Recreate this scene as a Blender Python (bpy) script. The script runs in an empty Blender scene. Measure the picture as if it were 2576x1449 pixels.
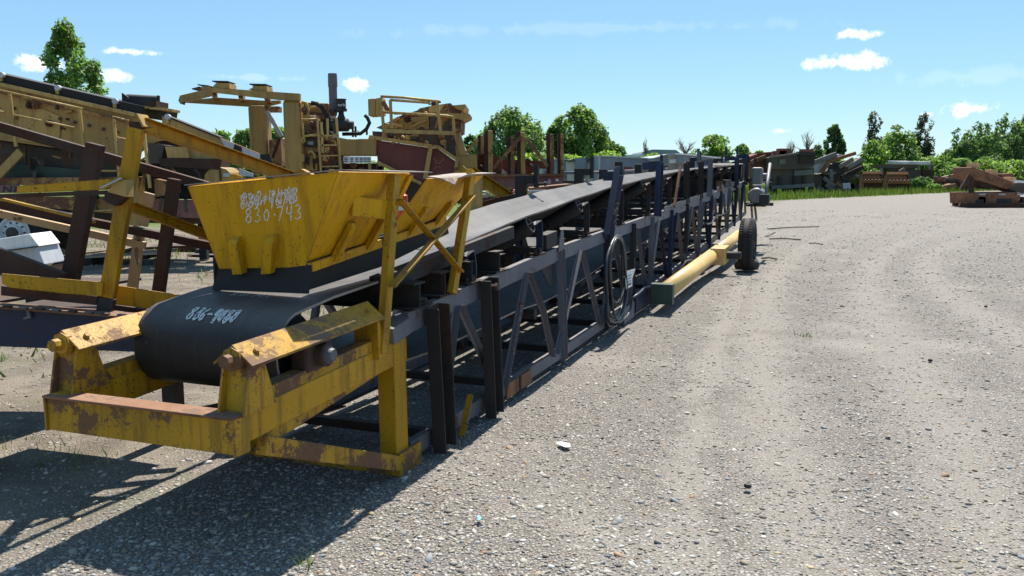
import bpy, math, random
import numpy as np
from mathutils import Vector, Matrix
random.seed(7); RNG = np.random.default_rng(7)
D = bpy.data; SC = bpy.context.scene; COL = SC.collection

# ------------------------------------------------------------------ camera
F, CAMH, HOR = 850.0, 1.8, 175.0
PIT = math.atan((288 - HOR) / F)
cam = D.objects.new('camera', D.cameras.new('camera')); COL.objects.link(cam)
cam.location = (0, 0, CAMH); cam.rotation_euler = (math.pi / 2 - PIT, 0, 0)
cam.data.sensor_width = 36; cam.data.lens = 36 * F / 1024
cam.data.clip_start = .05; cam.data.clip_end = 3000
SC.camera = cam
SC.render.resolution_x, SC.render.resolution_y = 1024, 576

# ------------------------------------------------------------------ light
SUN_EL, SUN_AZ = math.radians(61), math.radians(18)          # azimuth: from +Y towards +X
SC.view_settings.view_transform = 'Standard'; SC.view_settings.look = 'None'
SC.view_settings.gamma = 1; SC.view_settings.use_curve_mapping = False
SC.view_settings.exposure = 0.88
sd = Vector((math.cos(SUN_EL) * math.sin(SUN_AZ), math.cos(SUN_EL) * math.cos(SUN_AZ), math.sin(SUN_EL)))
sl = D.lights.new('sun', 'SUN'); sl.energy = 5.0; sl.angle = math.radians(.53); sl.color = (1, .955, .88)
so = D.objects.new('sun', sl); COL.objects.link(so); so.rotation_euler = sd.to_track_quat('Z', 'Y').to_euler()
so.location = (0, 0, 60)

wd = D.worlds.new('World'); SC.world = wd; wd.use_nodes = True
nt = wd.node_tree; nt.nodes.clear()
def N(nt, t, **k):
    n = nt.nodes.new(t)
    for a, b in k.items():
        if a.startswith('i_'): n.inputs[a[2:].replace('_', ' ')].default_value = b
        else: setattr(n, a, b)
    return n
def M(nt, op, a, b=None, c=None, clamp=False):
    n = nt.nodes.new('ShaderNodeMath'); n.operation = op; n.use_clamp = clamp
    for i, v in enumerate((a, b, c)):
        if v is None: continue
        if isinstance(v, (int, float)): n.inputs[i].default_value = v
        else: nt.links.new(v, n.inputs[i])
    return n.outputs[0]
def MIX(nt, f, a, b, blend='MIX'):
    n = nt.nodes.new('ShaderNodeMix'); n.data_type = 'RGBA'; n.blend_type = blend; n.clamp_factor = True
    for i, v in ((0, f), (6, a), (7, b)):
        if isinstance(v, (int, float)): n.inputs[i].default_value = v
        elif isinstance(v, tuple): n.inputs[i].default_value = (*v, 1) if len(v) == 3 else v
        else: nt.links.new(v, n.inputs[i])
    return n.outputs[2]
def SMOOTH(nt, x, lo, hi):
    n = nt.nodes.new('ShaderNodeMapRange'); n.interpolation_type = 'SMOOTHSTEP'
    nt.links.new(x, n.inputs[0]); n.inputs[1].default_value = lo; n.inputs[2].default_value = hi
    return n.outputs[0]
sky = N(nt, 'ShaderNodeTexSky'); sky.sky_type = 'NISHITA'; sky.sun_disc = False
sky.sun_elevation = SUN_EL; sky.sun_rotation = SUN_AZ
sky.air_density = 1.0; sky.dust_density = .1; sky.ozone_density = 6.0; sky.altitude = 0
bg = N(nt, 'ShaderNodeBackground'); bg.inputs[1].default_value = .073
out = N(nt, 'ShaderNodeOutputWorld')
K = 1024 / 2576
def ray(dx, dy):
    x = (dx * K - 512) / F; y = (288 - dy * K) / F
    c, s = math.cos(PIT), math.sin(PIT)
    return Vector((x, c + y * s, -s + y * c))
tc = N(nt, 'ShaderNodeTexCoord'); vec = tc.outputs['Generated']
nz = N(nt, 'ShaderNodeTexNoise', i_Scale=38.0, i_Detail=7.0, i_Roughness=.62)
nt.links.new(vec, nz.inputs['Vector'])
mask = None
# each cloud: a patch of sky direction (azimuth, elevation) with its half-width, half-height and density
for dx, dy, rx, ry, dens in ((2130, 152, 100, 24, 1), (2160, 86, 50, 13, 1), (2440, 276, 90, 19, 1), (888, 210, 34, 20, 1), (105, 160, 62, 24, 1), (290, 190, 40, 15, .9), (330, 130, 60, 10, .8),
                             (2330, 287, 25, 9, .8), (1965, 330, 25, 8, .5), (640, 196, 120, 9, .15), (1500, 70, 600, 16, .08), (2450, 190, 250, 20, .1), (-300, 120, 160, 40, 1), (2900, 160, 150, 40, 1), (-900, 60, 220, 60, 1), (3600, 100, 200, 60, 1)):
    d = ray(dx, dy).normalized()
    az, el = math.atan2(d.x, d.y), math.asin(d.z)
    f = 2138.0
    sub = N(nt, 'ShaderNodeVectorMath', operation='DOT_PRODUCT'); nt.links.new(vec, sub.inputs[0])
    right = Vector((math.cos(az), -math.sin(az), 0)); up = right.cross(d)
    sub.inputs[1].default_value = right * (f / rx)
    sv = N(nt, 'ShaderNodeVectorMath', operation='DOT_PRODUCT'); nt.links.new(vec, sv.inputs[0]); sv.inputs[1].default_value = up * (f / ry)
    sf = N(nt, 'ShaderNodeVectorMath', operation='DOT_PRODUCT'); nt.links.new(vec, sf.inputs[0]); sf.inputs[1].default_value = d
    r2 = M(nt, 'ADD', M(nt, 'MULTIPLY', sub.outputs['Value'], sub.outputs['Value']), M(nt, 'MULTIPLY', sv.outputs['Value'], sv.outputs['Value']))
    r = M(nt, 'SQRT', r2)
    front = M(nt, 'GREATER_THAN', sf.outputs['Value'], 0.3)
    m = M(nt, 'SUBTRACT', M(nt, 'ADD', 1.0, M(nt, 'MULTIPLY', M(nt, 'SUBTRACT', nz.outputs[0], .5), 3.6)), r)
    m = M(nt, 'MULTIPLY', M(nt, 'MULTIPLY', SMOOTH(nt, m, .0, .75), front), dens)
    mask = m if mask is None else M(nt, 'MAXIMUM', mask, m)
skyt = MIX(nt, 1.0, sky.outputs[0], (.99, 1.07, 1.06), 'MULTIPLY'); skyt = MIX(nt, .35, skyt, (2.6, 4.9, 7.0))
skyc = MIX(nt, mask, skyt, (10.0, 10.4, 10.8))
nt.links.new(skyc, bg.inputs[0]); nt.links.new(bg.outputs[0], out.inputs[0])

# ------------------------------------------------------------------ places
# the main conveyor's own frame: s along it (away), w across it (to its left), z up
Z3 = Vector((0, 0, 1))
def at(dx, dy, Y): r = ray(dx, dy); return Vector((0, 0, CAMH)) + r * (Y / r.y)
def gnd(dx, dy, z=0.0): r = ray(dx, dy); return Vector((0, 0, CAMH)) + r * ((z - CAMH) / r.z)
ORG = gnd(1010, 1175, .05); ORG = Vector((ORG.x, ORG.y, 0))
AZ = math.radians(21)
TT = Vector((math.sin(AZ), math.cos(AZ), 0)); NN = Vector((-math.cos(AZ), math.sin(AZ), 0))
def C(s, w, z): return ORG + TT * s + NN * w + Z3 * z
def Wp(dx, dy, w):
    r = ray(dx, dy); c = Vector((0, 0, CAMH)) - ORG; k = (w - c.dot(NN)) / r.dot(NN); p = c + r * k
    return p.dot(TT), w, p.z
def CW(dx, dy, w): return C(*Wp(dx, dy, w))
def lerp(tab, x):
    if x <= tab[0][0]: return tab[0][1]
    for (a, b), (c, d) in zip(tab, tab[1:]):
        if x <= c: return b + (d - b) * (x - a) / (c - a)
    return tab[-1][1]
ZT = [(0, .97), (1, 1.03), (3, 1.14), (5, 1.2), (8.7, 1.3), (19.9, 1.66)]
ZB = [(0, .06), (3.2, .07), (6.8, .13), (10.7, .28), (19.9, .72)]
zt = lambda s: lerp(ZT, s)
zb = lambda s: lerp(ZB, s)

# ------------------------------------------------------------------ materials
MATS = {}
def newmat(name):
    m = D.materials.new(name); m.use_nodes = True; m.node_tree.nodes.clear(); MATS[name] = m
    nt = m.node_tree; o = N(nt, 'ShaderNodeOutputMaterial'); p = N(nt, 'ShaderNodeBsdfPrincipled'); nt.links.new(p.outputs[0], o.inputs[0])
    return m, nt, p, o
def noise(nt, v, scale, detail=6, rough=.6, dist=0.0):
    n = N(nt, 'ShaderNodeTexNoise'); n.inputs['Scale'].default_value = scale; n.inputs['Detail'].default_value = detail
    n.inputs['Roughness'].default_value = rough; n.inputs['Distortion'].default_value = dist
    nt.links.new(v, n.inputs['Vector']); return n.outputs[0]
def mapped(nt, v, sc):
    n = N(nt, 'ShaderNodeMapping'); n.inputs['Scale'].default_value = sc; nt.links.new(v, n.inputs['Vector']); return n.outputs[0]
def paint(name, col, rust=.25, rcol=(.10, .042, .02), rough=.45, sc=1.0, dust=.2, spec=.4, chips=.3, streak=.25, dustcol=(.3, .25, .19), metal=0.0, edge=0.0, speck=.0, dent=0.0):
    m, nt, p, o = newmat(name)
    v = N(nt, 'ShaderNodeTexCoord').outputs['Object']
    n1 = noise(nt, v, 2.2 * sc, 9, .68, .3); n2 = noise(nt, v, 26 * sc, 6, .7); n3 = noise(nt, mapped(nt, v, (9 * sc, 9 * sc, .9 * sc)), 1.6, 6, .6); n4 = noise(nt, v, .9 * sc, 4, .5)
    dk = tuple(c * .62 for c in col); lt = tuple(min(1, c * 1.25 + .01) for c in col)
    c = MIX(nt, SMOOTH(nt, n4, .35, .65), dk, lt)
    c = MIX(nt, .55, c, col)
    c = MIX(nt, M(nt, 'MULTIPLY', SMOOTH(nt, n3, .46, .66), streak), c, tuple(x * .45 + y * .3 for x, y in zip(col, rcol)))
    geo = N(nt, 'ShaderNodeNewGeometry'); sx = N(nt, 'ShaderNodeSeparateXYZ'); nt.links.new(geo.outputs['Normal'], sx.inputs[0])
    up = SMOOTH(nt, sx.outputs[2], .55, .95)
    # rust patches (large), chips (small)
    nb_ = M(nt, 'ADD', M(nt, 'MULTIPLY', n1, .72), M(nt, 'MULTIPLY', n2, .28))
    big = SMOOTH(nt, nb_, .71 - rust * .40, .745 - rust * .40)
    spot = SMOOTH(nt, n2, .80 - chips * .3, .84 - chips * .3)
    r = M(nt, 'MAXIMUM', big, spot, clamp=True)
    if speck:
        n5 = noise(nt, v, 75 * sc, 3, .6); r = M(nt, 'MAXIMUM', r, SMOOTH(nt, M(nt, 'ADD', n5, M(nt, 'MULTIPLY', n1, .35)), .93 - speck * .2, .97 - speck * .2))
    if edge:
        bv = N(nt, 'ShaderNodeBevel'); bv.samples = 3; bv.inputs['Radius'].default_value = .014
        dt = N(nt, 'ShaderNodeVectorMath', operation='DOT_PRODUCT'); nt.links.new(bv.outputs[0], dt.inputs[0]); nt.links.new(geo.outputs['Normal'], dt.inputs[1])
        ed = M(nt, 'SUBTRACT', 1.0, dt.outputs['Value']); n6 = noise(nt, v, 9 * sc, 6, .7)
        r = M(nt, 'MAXIMUM', r, SMOOTH(nt, M(nt, 'ADD', M(nt, 'MULTIPLY', ed, 1.6), M(nt, 'MULTIPLY', M(nt, 'SUBTRACT', n6, .5), 1.6)), .62 - edge * .4, .72 - edge * .4))
    rc = MIX(nt, n2, tuple(x * .5 for x in rcol), tuple(min(1, x * 1.9) for x in rcol))
    c = MIX(nt, r, c, rc)
    # settled dust on faces that look up
    c = MIX(nt, M(nt, 'MULTIPLY', up, M(nt, 'MULTIPLY', SMOOTH(nt, n1, .3, .65), dust)), c, dustcol)
    nt.links.new(c, p.inputs['Base Color'])
    rr = M(nt, 'ADD', rough, M(nt, 'MULTIPLY', M(nt, 'MAXIMUM', r, M(nt, 'MULTIPLY', n3, .35)), .4), clamp=True)
    nt.links.new(rr, p.inputs['Roughness']); p.inputs['Specular IOR Level'].default_value = spec; p.inputs['Metallic'].default_value = metal
    b = N(nt, 'ShaderNodeBump'); b.inputs['Strength'].default_value = .45; b.inputs['Distance'].default_value = .006
    hgt_ = M(nt, 'ADD', M(nt, 'MULTIPLY', r, -.6), M(nt, 'MULTIPLY', n2, .5))
    if dent: hgt_ = M(nt, 'ADD', hgt_, M(nt, 'MULTIPLY', noise(nt, v, 3.2, 3, .5), dent))
    nt.links.new(hgt_, b.inputs['Height']); nt.links.new(b.outputs[0], p.inputs['Normal'])
    return m
YEL = paint('yellow_paint', (.46, .24, .004), rust=.27, chips=.42, dust=.8, dustcol=(.24, .155, .085), streak=.8, spec=.25, rcol=(.075, .04, .022), edge=.55, speck=.6)
DUSTS = paint('dusty_bare_steel', (.30, .245, .20), rust=.4, chips=.3, rcol=(.16, .10, .07), rough=.7, dust=.6, dustcol=(.36, .31, .26))
MOTG = paint('dusty_motor_grey', (.15, .155, .16), rust=.3, chips=.3, dust=.4)
YELR = paint('rusty_yellow_paint', (.43, .23, .008), rust=.52, chips=.6, sc=1.5, dust=.7, dustcol=(.25, .17, .11), rcol=(.12, .062, .034), streak=.8, spec=.25, edge=.8, speck=.8)
YELH = paint('hopper_yellow', (.66, .335, .003), rust=.14, chips=.36, dust=.2, streak=.7, spec=.2, edge=.3, speck=.5, dent=5.0)
OLV = paint('faded_yellow', (.38, .235, .062), rust=.3, chips=.42, dust=.25, sc=.7, streak=.55)
OLV2 = paint('pale_faded_yellow', (.45, .29, .085), rust=.36, chips=.4, dust=.25, sc=.8, streak=.6)
OLVR = paint('rusty_faded_yellow', (.34, .19, .05), rust=.6, chips=.4, sc=.8, streak=.6, rcol=(.13, .055, .03))
TAN = paint('tan_paint', (.52, .33, .15), rust=.3, chips=.3, sc=1)
RUST = paint('rust_brown', (.05, .026, .018), rust=.5, chips=.4, rcol=(.05, .022, .013), rough=.75, dust=.15)
RUSTL = paint('light_rust', (.22, .10, .05), rust=.5, chips=.4, rcol=(.11, .05, .028), rough=.8, dust=.3)
DRKR = paint('dark_rusty_steel', (.02, .018, .018), rust=.45, chips=.3, rcol=(.038, .02, .014), rough=.65, dust=.4, dustcol=(.2, .165, .13))
STEEL = paint('blue_grey_steel', (.11, .118, .14), rust=.35, chips=.35, rcol=(.085, .045, .03), rough=.5, dust=.45, sc=1.3, edge=.35, speck=.4)
BLUE = paint('dark_blue_paint', (.010, .018, .048), rust=.35, chips=.3, rcol=(.05, .03, .022), rough=.5, dust=.3)
BLACK = paint('black_steel', (.02, .02, .022), rust=.2, chips=.2, rcol=(.04, .025, .02), rough=.55, dust=.25)
BRICK = paint('dull_red_paint', (.16, .045, .035), rust=.3, chips=.25, rcol=(.08, .04, .03), rough=.65, dust=.2, sc=.8)
PINK = paint('faded_pink_paint', (.28, .13, .115), rust=.35, chips=.3, rcol=(.14, .07, .04), rough=.65, dust=.2, sc=.8, streak=.5)
GREYP = paint('pale_grey_paint', (.42, .44, .46), rust=.12, chips=.2, rough=.4, dust=.2)
WHITE = paint('white_paint', (.72, .72, .70), rust=.1, chips=.15, rough=.4, dust=.15, streak=.2)
TRGREY = paint('trailer_grey', (.22, .26, .30), rust=.04, chips=.05, rough=.5, sc=.4, streak=.3)
TRCREAM = paint('trailer_cream', (.52, .54, .47), rust=.04, chips=.05, rough=.5, sc=.4, streak=.3)
TRGREEN = paint('trailer_green_roof', (.05, .11, .08), rust=.05, chips=.1, rough=.6, sc=.4)
TRBEIGE = paint('trailer_beige', (.38, .35, .27), rust=.25, chips=.2, rough=.6, sc=.6)
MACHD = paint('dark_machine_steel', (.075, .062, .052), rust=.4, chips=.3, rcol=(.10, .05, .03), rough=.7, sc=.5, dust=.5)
MACHG = paint('grey_machine_steel', (.13, .128, .12), rust=.35, chips=.3, rcol=(.11, .06, .04), rough=.65, sc=.5, dust=.5)
MACHR = paint('red_machine_steel', (.20, .065, .04), rust=.3, chips=.3, rcol=(.09, .04, .025), rough=.7, sc=.5)
BUCK = paint('rusty_orange_steel', (.20, .088, .03), rust=.5, chips=.4, rcol=(.16, .07, .03), rough=.75, sc=.6, dust=.4)
ORNG = paint('orange_plastic', (.75, .09, .02), rust=.02, chips=.05, rough=.35)
WOOD = paint('weathered_timber', (.30, .235, .165), rust=.2, chips=.2, rcol=(.16, .12, .085), rough=.85, spec=.2)
TERRA = paint('terracotta_clay', (.45, .18, .09), rust=.1, chips=.2, rough=.8)
GREENP = paint('dark_green_paint', (.03, .055, .045), rust=.3, chips=.2, rough=.5)
TUBEY = paint('cream_yellow_paint', (.56, .37, .13), rust=.32, chips=.4, rcol=(.25, .12, .055), rough=.4, sc=1.2)

def rubber(name, col=(.024, .022, .021), dust=.5, rough=.6, dcol=(.135, .125, .115), belt=False):
    m, nt, p, o = newmat(name); v = N(nt, 'ShaderNodeTexCoord').outputs['Object']
    n1 = noise(nt, v, 1.7, 8, .65); n2 = noise(nt, mapped(nt, v, (1, 1, 1)), 60, 4, .7); n3 = noise(nt, v, 7, 6, .7, .8)
    geo = N(nt, 'ShaderNodeNewGeometry'); sx = N(nt, 'ShaderNodeSeparateXYZ'); nt.links.new(geo.outputs['Normal'], sx.inputs[0])
    up = SMOOTH(nt, sx.outputs[2], .3, .95)
    k = M(nt, 'MULTIPLY', M(nt, 'MULTIPLY', up, M(nt, 'ADD', .55, M(nt, 'MULTIPLY', SMOOTH(nt, n1, .35, .7), .6))), dust, clamp=True)
    c = MIX(nt, k, col, dcol)
    c = MIX(nt, M(nt, 'MULTIPLY', SMOOTH(nt, n3, .58, .7), .25), c, tuple(x * .55 for x in dcol))
    c = MIX(nt, M(nt, 'MULTIPLY', n2, .3), c, tuple(x * .4 for x in col))
    if belt:                              # scuffs and dusty streaks run along the belt
        da = N(nt, 'ShaderNodeVectorMath', operation='DOT_PRODUCT'); nt.links.new(v, da.inputs[0]); da.inputs[1].default_value = NN
        db = N(nt, 'ShaderNodeVectorMath', operation='DOT_PRODUCT'); nt.links.new(v, db.inputs[0]); db.inputs[1].default_value = TT
        cx = N(nt, 'ShaderNodeCombineXYZ'); nt.links.new(M(nt, 'MULTIPLY', da.outputs['Value'], 16.0), cx.inputs[0]); nt.links.new(M(nt, 'MULTIPLY', db.outputs['Value'], .8), cx.inputs[1])
        ns_ = noise(nt, cx.outputs[0], 1.0, 7, .65)
        c = MIX(nt, M(nt, 'MULTIPLY', SMOOTH(nt, ns_, .48, .68), .45), c, tuple(x * .35 for x in dcol)); c = MIX(nt, M(nt, 'MULTIPLY', SMOOTH(nt, ns_, .30, .36), .0), c, dcol)
        c = MIX(nt, M(nt, 'MULTIPLY', SMOOTH(nt, noise(nt, v, 45, 5, .75), .62, .7), .5), c, (.22, .2, .18))
    nt.links.new(c, p.inputs['Base Color']); p.inputs['Roughness'].default_value = rough; p.inputs['Specular IOR Level'].default_value = .28
    b = N(nt, 'ShaderNodeBump'); b.inputs['Strength'].default_value = .25; b.inputs['Distance'].default_value = .003
    nt.links.new(M(nt, 'ADD', n2, n1), b.inputs['Height']); nt.links.new(b.outputs[0], p.inputs['Normal']); return m
BELT = rubber('belt_rubber', dust=.95, rough=.55, belt=True)
RUB = rubber('black_rubber', dust=.25, rough=.7)
TYRE = rubber('tyre_rubber', (.03, .028, .027), dust=.6, rough=.85, dcol=(.12, .10, .085))
CABLE = rubber('cable_rubber', (.05, .053, .058), dust=.5, rough=.35, dcol=(.2, .2, .2))

def chalkmat():
    m, nt, p, o = newmat('white_chalk'); v = N(nt, 'ShaderNodeTexCoord').outputs['Object']
    n = noise(nt, v, 160, 4, .7); p.inputs['Base Color'].default_value = (.78, .78, .74, 1); p.inputs['Roughness'].default_value = .9
    tr = N(nt, 'ShaderNodeBsdfTransparent'); mx = N(nt, 'ShaderNodeMixShader')
    nt.links.new(M(nt, 'ADD', SMOOTH(nt, n, .40, .60), .14, clamp=True), mx.inputs[0]); nt.links.new(tr.outputs[0], mx.inputs[1]); nt.links.new(p.outputs[0], mx.inputs[2]); nt.links.new(mx.outputs[0], o.inputs[0]); return m
CHALK = chalkmat()
def flat(name, col, rough=.6, emit=None):
    m, nt, p, o = newmat(name); v = N(nt, 'ShaderNodeTexCoord').outputs['Object']; n = noise(nt, v, 9, 5)
    nt.links.new(MIX(nt, n, tuple(c * .8 for c in col), tuple(min(1, c * 1.12) for c in col)), p.inputs['Base Color']); p.inputs['Roughness'].default_value = rough; return m
PAPER = flat('white_paper', (.78, .78, .76)); FLAGR = flat('flag_red', (.5, .06, .07)); FLAGB = flat('flag_blue', (.04, .06, .25)); INK = flat('dark_ink', (.03, .03, .035)); PLAST = flat('light_blue_plastic', (.2, .55, .65), .4)
GLASS = flat('dusty_window', (.12, .15, .18), .15); LAMP = flat('tail_lamp_red', (.5, .02, .02), .25)

def vcmat(name, trans=0.0, rough=.8, gain=1.0, sc=60):
    m, nt, p, o = newmat(name); a = N(nt, 'ShaderNodeAttribute', attribute_name='Col')
    v = N(nt, 'ShaderNodeTexCoord').outputs['Object']; n = noise(nt, v, sc, 4)
    c = MIX(nt, 1.0, a.outputs[0], MIX(nt, n, (.72 * gain,) * 3, (1.2 * gain,) * 3), 'MULTIPLY')
    nt.links.new(c, p.inputs['Base Color']); p.inputs['Roughness'].default_value = rough; p.inputs['Specular IOR Level'].default_value = .25
    if trans:
        t = N(nt, 'ShaderNodeBsdfTranslucent'); nt.links.new(MIX(nt, 1.0, c, (1.45, 1.5, .75), 'MULTIPLY'), t.inputs[0])
        mx = N(nt, 'ShaderNodeMixShader'); mx.inputs[0].default_value = trans
        nt.links.new(p.outputs[0], mx.inputs[1]); nt.links.new(t.outputs[0], mx.inputs[2]); nt.links.new(mx.outputs[0], o.inputs[0])
    return m
LEAF = vcmat('leaves', .5, .5, 1.7, sc=3); GRASSM = vcmat('grass_blades', .35, .7, sc=3); STONE = vcmat('pebble_stone', 0, .85, sc=90)
def barkmat():
    m, nt, p, o = newmat('bark'); v = N(nt, 'ShaderNodeTexCoord').outputs['Object']; n = noise(nt, mapped(nt, v, (6, 6, 1.2)), 3, 7, .7)
    nt.links.new(MIX(nt, n, (.05, .04, .032), (.22, .18, .14)), p.inputs['Base Color']); p.inputs['Roughness'].default_value = .9; return m
BARK = barkmat()

# ------------------------------------------------------------------ builders
ORIG = {}
def thing(name, label, cat, loc, group=None):
    o = D.objects.new(name, None); COL.objects.link(o); o.location = loc; o.empty_display_size = .2; o['kind'] = 'thing'
    o['label'] = label; o['category'] = cat
    if group: o['group'] = group
    ORIG[o.name] = Vector(loc); return o
def link(name, me, mat, parent=None, smooth=False, bevel=0.0, label=None):
    o = D.objects.new(name, me); COL.objects.link(o)
    if mat: me.materials.append(mat)
    if parent is not None:
        o.parent = parent; ORIG[o.name] = ORIG[parent.name]
    else: ORIG[o.name] = Vector((0, 0, 0))
    if smooth: me.polygons.foreach_set('use_smooth', [True] * len(me.polygons))
    if bevel:
        b = o.modifiers.new('bevel', 'BEVEL'); b.width = bevel; b.segments = 2; b.limit_method = 'ANGLE'; b.angle_limit = math.radians(40); b.use_clamp_overlap = True
    if label: o['label'] = label
    return o
def mesh(name, verts, faces, mat, parent, smooth=False, bevel=0.0, label=None):
    og = ORIG[parent.name] if parent is not None else Vector((0, 0, 0))
    me = D.meshes.new(name); me.from_pydata([tuple(Vector(v) - og) for v in verts], [], faces); me.update()
    return link(name, me, mat, parent, smooth, bevel, label)
def tagtop(o, label, cat, group=None):
    o['label'] = label; o['category'] = cat
    if group: o['group'] = group
    return o
def fix(o):                                   # faces outward
    import bmesh
    bm = bmesh.new(); bm.from_mesh(o.data); bmesh.ops.recalc_face_normals(bm, faces=bm.faces); bm.to_mesh(o.data); bm.free(); return o
def rect(w, h): return [(-w / 2, -h / 2), (w / 2, -h / 2), (w / 2, h / 2), (-w / 2, h / 2)]
def chan(w, h, t=.008):                       # C: web on the -a side, h tall, flanges w long to +a
    return [(0, -h / 2), (w, -h / 2), (w, -h / 2 + t), (t, -h / 2 + t), (t, h / 2 - t), (w, h / 2 - t), (w, h / 2), (0, h / 2)]
def angl(w, h, t=.008): return [(0, 0), (w, 0), (w, t), (t, t), (t, h), (0, h)]
def ibm(w, h, t=.01):
    return [(-w/2, -h/2), (w/2, -h/2), (w/2, -h/2+t), (t/2, -h/2+t), (t/2, h/2-t), (w/2, h/2-t), (w/2, h/2), (-w/2, h/2), (-w/2, h/2-t), (-t/2, h/2-t), (-t/2, -h/2+t), (-w/2, -h/2+t)]
def sweep(P, name, pts, prof, mat, up=Z3, bevel=0.0, smooth=False, label=None):
    pts = [Vector(p) for p in pts]; V, Fc = [], []; n = len(prof)
    for i, p in enumerate(pts):
        d = (pts[min(i + 1, len(pts) - 1)] - pts[max(i - 1, 0)]).normalized()
        u = Vector(up)
        if abs(d.dot(u)) > .98: u = Vector((0, 1, 0)) if abs(d.y) < .9 else Vector((1, 0, 0))
        sd_ = d.cross(u).normalized(); u = sd_.cross(d)
        V += [p + sd_ * a + u * b for a, b in prof]
    for i in range(len(pts) - 1):
        for j in range(n):
            k = (j + 1) % n; Fc.append((i * n + j, i * n + k, (i + 1) * n + k, (i + 1) * n + j))
    Fc.append(tuple(range(n - 1, -1, -1))); Fc.append(tuple((len(pts) - 1) * n + j for j in range(n)))
    return fix(mesh(name, V, Fc, mat, P, smooth, bevel, label))
def bar(P, name, a, b, w, h, mat, up=Z3, bevel=0.0, label=None): return sweep(P, name, [a, b], rect(w, h), mat, up, bevel, False, label)
def tube(P, name, pts, r, mat, n=10, r2=None, label=None):
    pts = [Vector(p) for p in pts]; V, Fc = [], []; u = None
    m = len(pts)
    for i, p in enumerate(pts):
        d = (pts[min(i + 1, m - 1)] - pts[max(i - 1, 0)]).normalized()
        if u is None: u = d.orthogonal().normalized()
        u = (u - d * u.dot(d)).normalized(); v = d.cross(u)
        rr = r if r2 is None else r + (r2 - r) * i / (m - 1)
        V += [p + (u * math.cos(2 * math.pi * j / n) + v * math.sin(2 * math.pi * j / n)) * rr for j in range(n)]
    for i in range(m - 1):
        for j in range(n):
            k = (j + 1) % n; Fc.append((i * n + j, i * n + k, (i + 1) * n + k, (i + 1) * n + j))
    Fc.append(tuple(range(n - 1, -1, -1))); Fc.append(tuple((m - 1) * n + j for j in range(n)))
    o = mesh(name, V, Fc, mat, P, False, 0, label)
    for p in o.data.polygons: p.use_smooth = len(p.vertices) == 4
    return o
def lathe(P, name, c, axis, prof, mat, n=24, label=None):   # prof: (along axis, radius)
    c = Vector(c); ax = Vector(axis).normalized(); u = ax.orthogonal().normalized(); v = ax.cross(u); V, Fc = [], []
    for a, r in prof: V += [c + ax * a + (u * math.cos(2 * math.pi * j / n) + v * math.sin(2 * math.pi * j / n)) * max(r, 1e-4) for j in range(n)]
    for i in range(len(prof) - 1):
        for j in range(n):
            k = (j + 1) % n; Fc.append((i * n + j, i * n + k, (i + 1) * n + k, (i + 1) * n + j))
    Fc.append(tuple(range(n - 1, -1, -1))); Fc.append(tuple((len(prof) - 1) * n + j for j in range(n)))
    o = fix(mesh(name, V, Fc, mat, P, False, 0, label))
    for p in o.data.polygons: p.use_smooth = len(p.vertices) == 4
    o.modifiers.new('edge', 'EDGE_SPLIT').split_angle = math.radians(38)
    return o
def plate(P, name, pts, thick, mat, bevel=0.0, label=None):   # polygon pts extruded by vector thick
    pts = [Vector(p) for p in pts]; n = len(pts); t = Vector(thick)
    V = pts + [p + t for p in pts]; Fc = [tuple(range(n - 1, -1, -1)), tuple(range(n, 2 * n))] + [(i, (i + 1) % n, n + (i + 1) % n, n + i) for i in range(n)]
    return fix(mesh(name, V, Fc, mat, P, False, bevel, label))
def box(P, name, c, sx, sy, sz, mat, rot=0.0, bevel=0.0, label=None):
    c = Vector(c); ca, sa = math.cos(rot), math.sin(rot); X = Vector((ca, sa, 0)); Y = Vector((-sa, ca, 0)); V = []
    for k in (-.5, .5):
        for a, b in ((-.5, -.5), (.5, -.5), (.5, .5), (-.5, .5)): V.append(c + X * a * sx + Y * b * sy + Z3 * k * sz)
    return mesh(name, V, [(3, 2, 1, 0), (4, 5, 6, 7), (0, 1, 5, 4), (1, 2, 6, 5), (2, 3, 7, 6), (3, 0, 4, 7)], mat, P, False, bevel, label)
def struct(o): o['kind'] = 'structure'; return o
def colattr(me, cols, domain='FACE'):
    a = me.color_attributes.new('Col', 'FLOAT_COLOR', 'CORNER' if domain == 'CORNER' else 'POINT')
    c = np.ones((len(cols), 4), np.float32); c[:, :3] = cols; a.data.foreach_set('color', c.ravel())
def npmesh(name, V, Fc, k):                   # V (n,3), faces (m,k)
    me = D.meshes.new(name); me.vertices.add(len(V)); me.vertices.foreach_set('co', np.asarray(V, np.float32).ravel())
    m = len(Fc); me.loops.add(m * k); me.loops.foreach_set('vertex_index', np.asarray(Fc, np.int32).ravel())
    me.polygons.add(m); me.polygons.foreach_set('loop_start', np.arange(0, m * k, k, dtype=np.int32)); me.polygons.foreach_set('loop_total', np.full(m, k, np.int32))
    me.update(calc_edges=True); return me
# zoomed pictures of the study turned into full-picture places
zA = lambda x, y: (440.2 + x * .21705, 157.2 + y * .21705)
zB = lambda x, y: (880.5 + x * .21974, 220.1 + y * .21974)
zL = lambda x, y: (x * .32543, 157.2 + y * .32543)
zR = lambda x, y: (1823.8 + x * .29197, 283 + y * .29197)
zM = lambda x, y: (1194.9 + x * .24414, 345.9 + y * .24414)
zG = lambda x, y: (x * .26035, 566 + y * .26035)
zW = lambda x, y: (1666.6 + x * .23876, 345.9 + y * .23876)
zN = lambda x, y: (1289.3 + x * .21696, 566 + y * .21696)
zI = lambda x, y: x
def ident(x, y): return (x, y)

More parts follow.
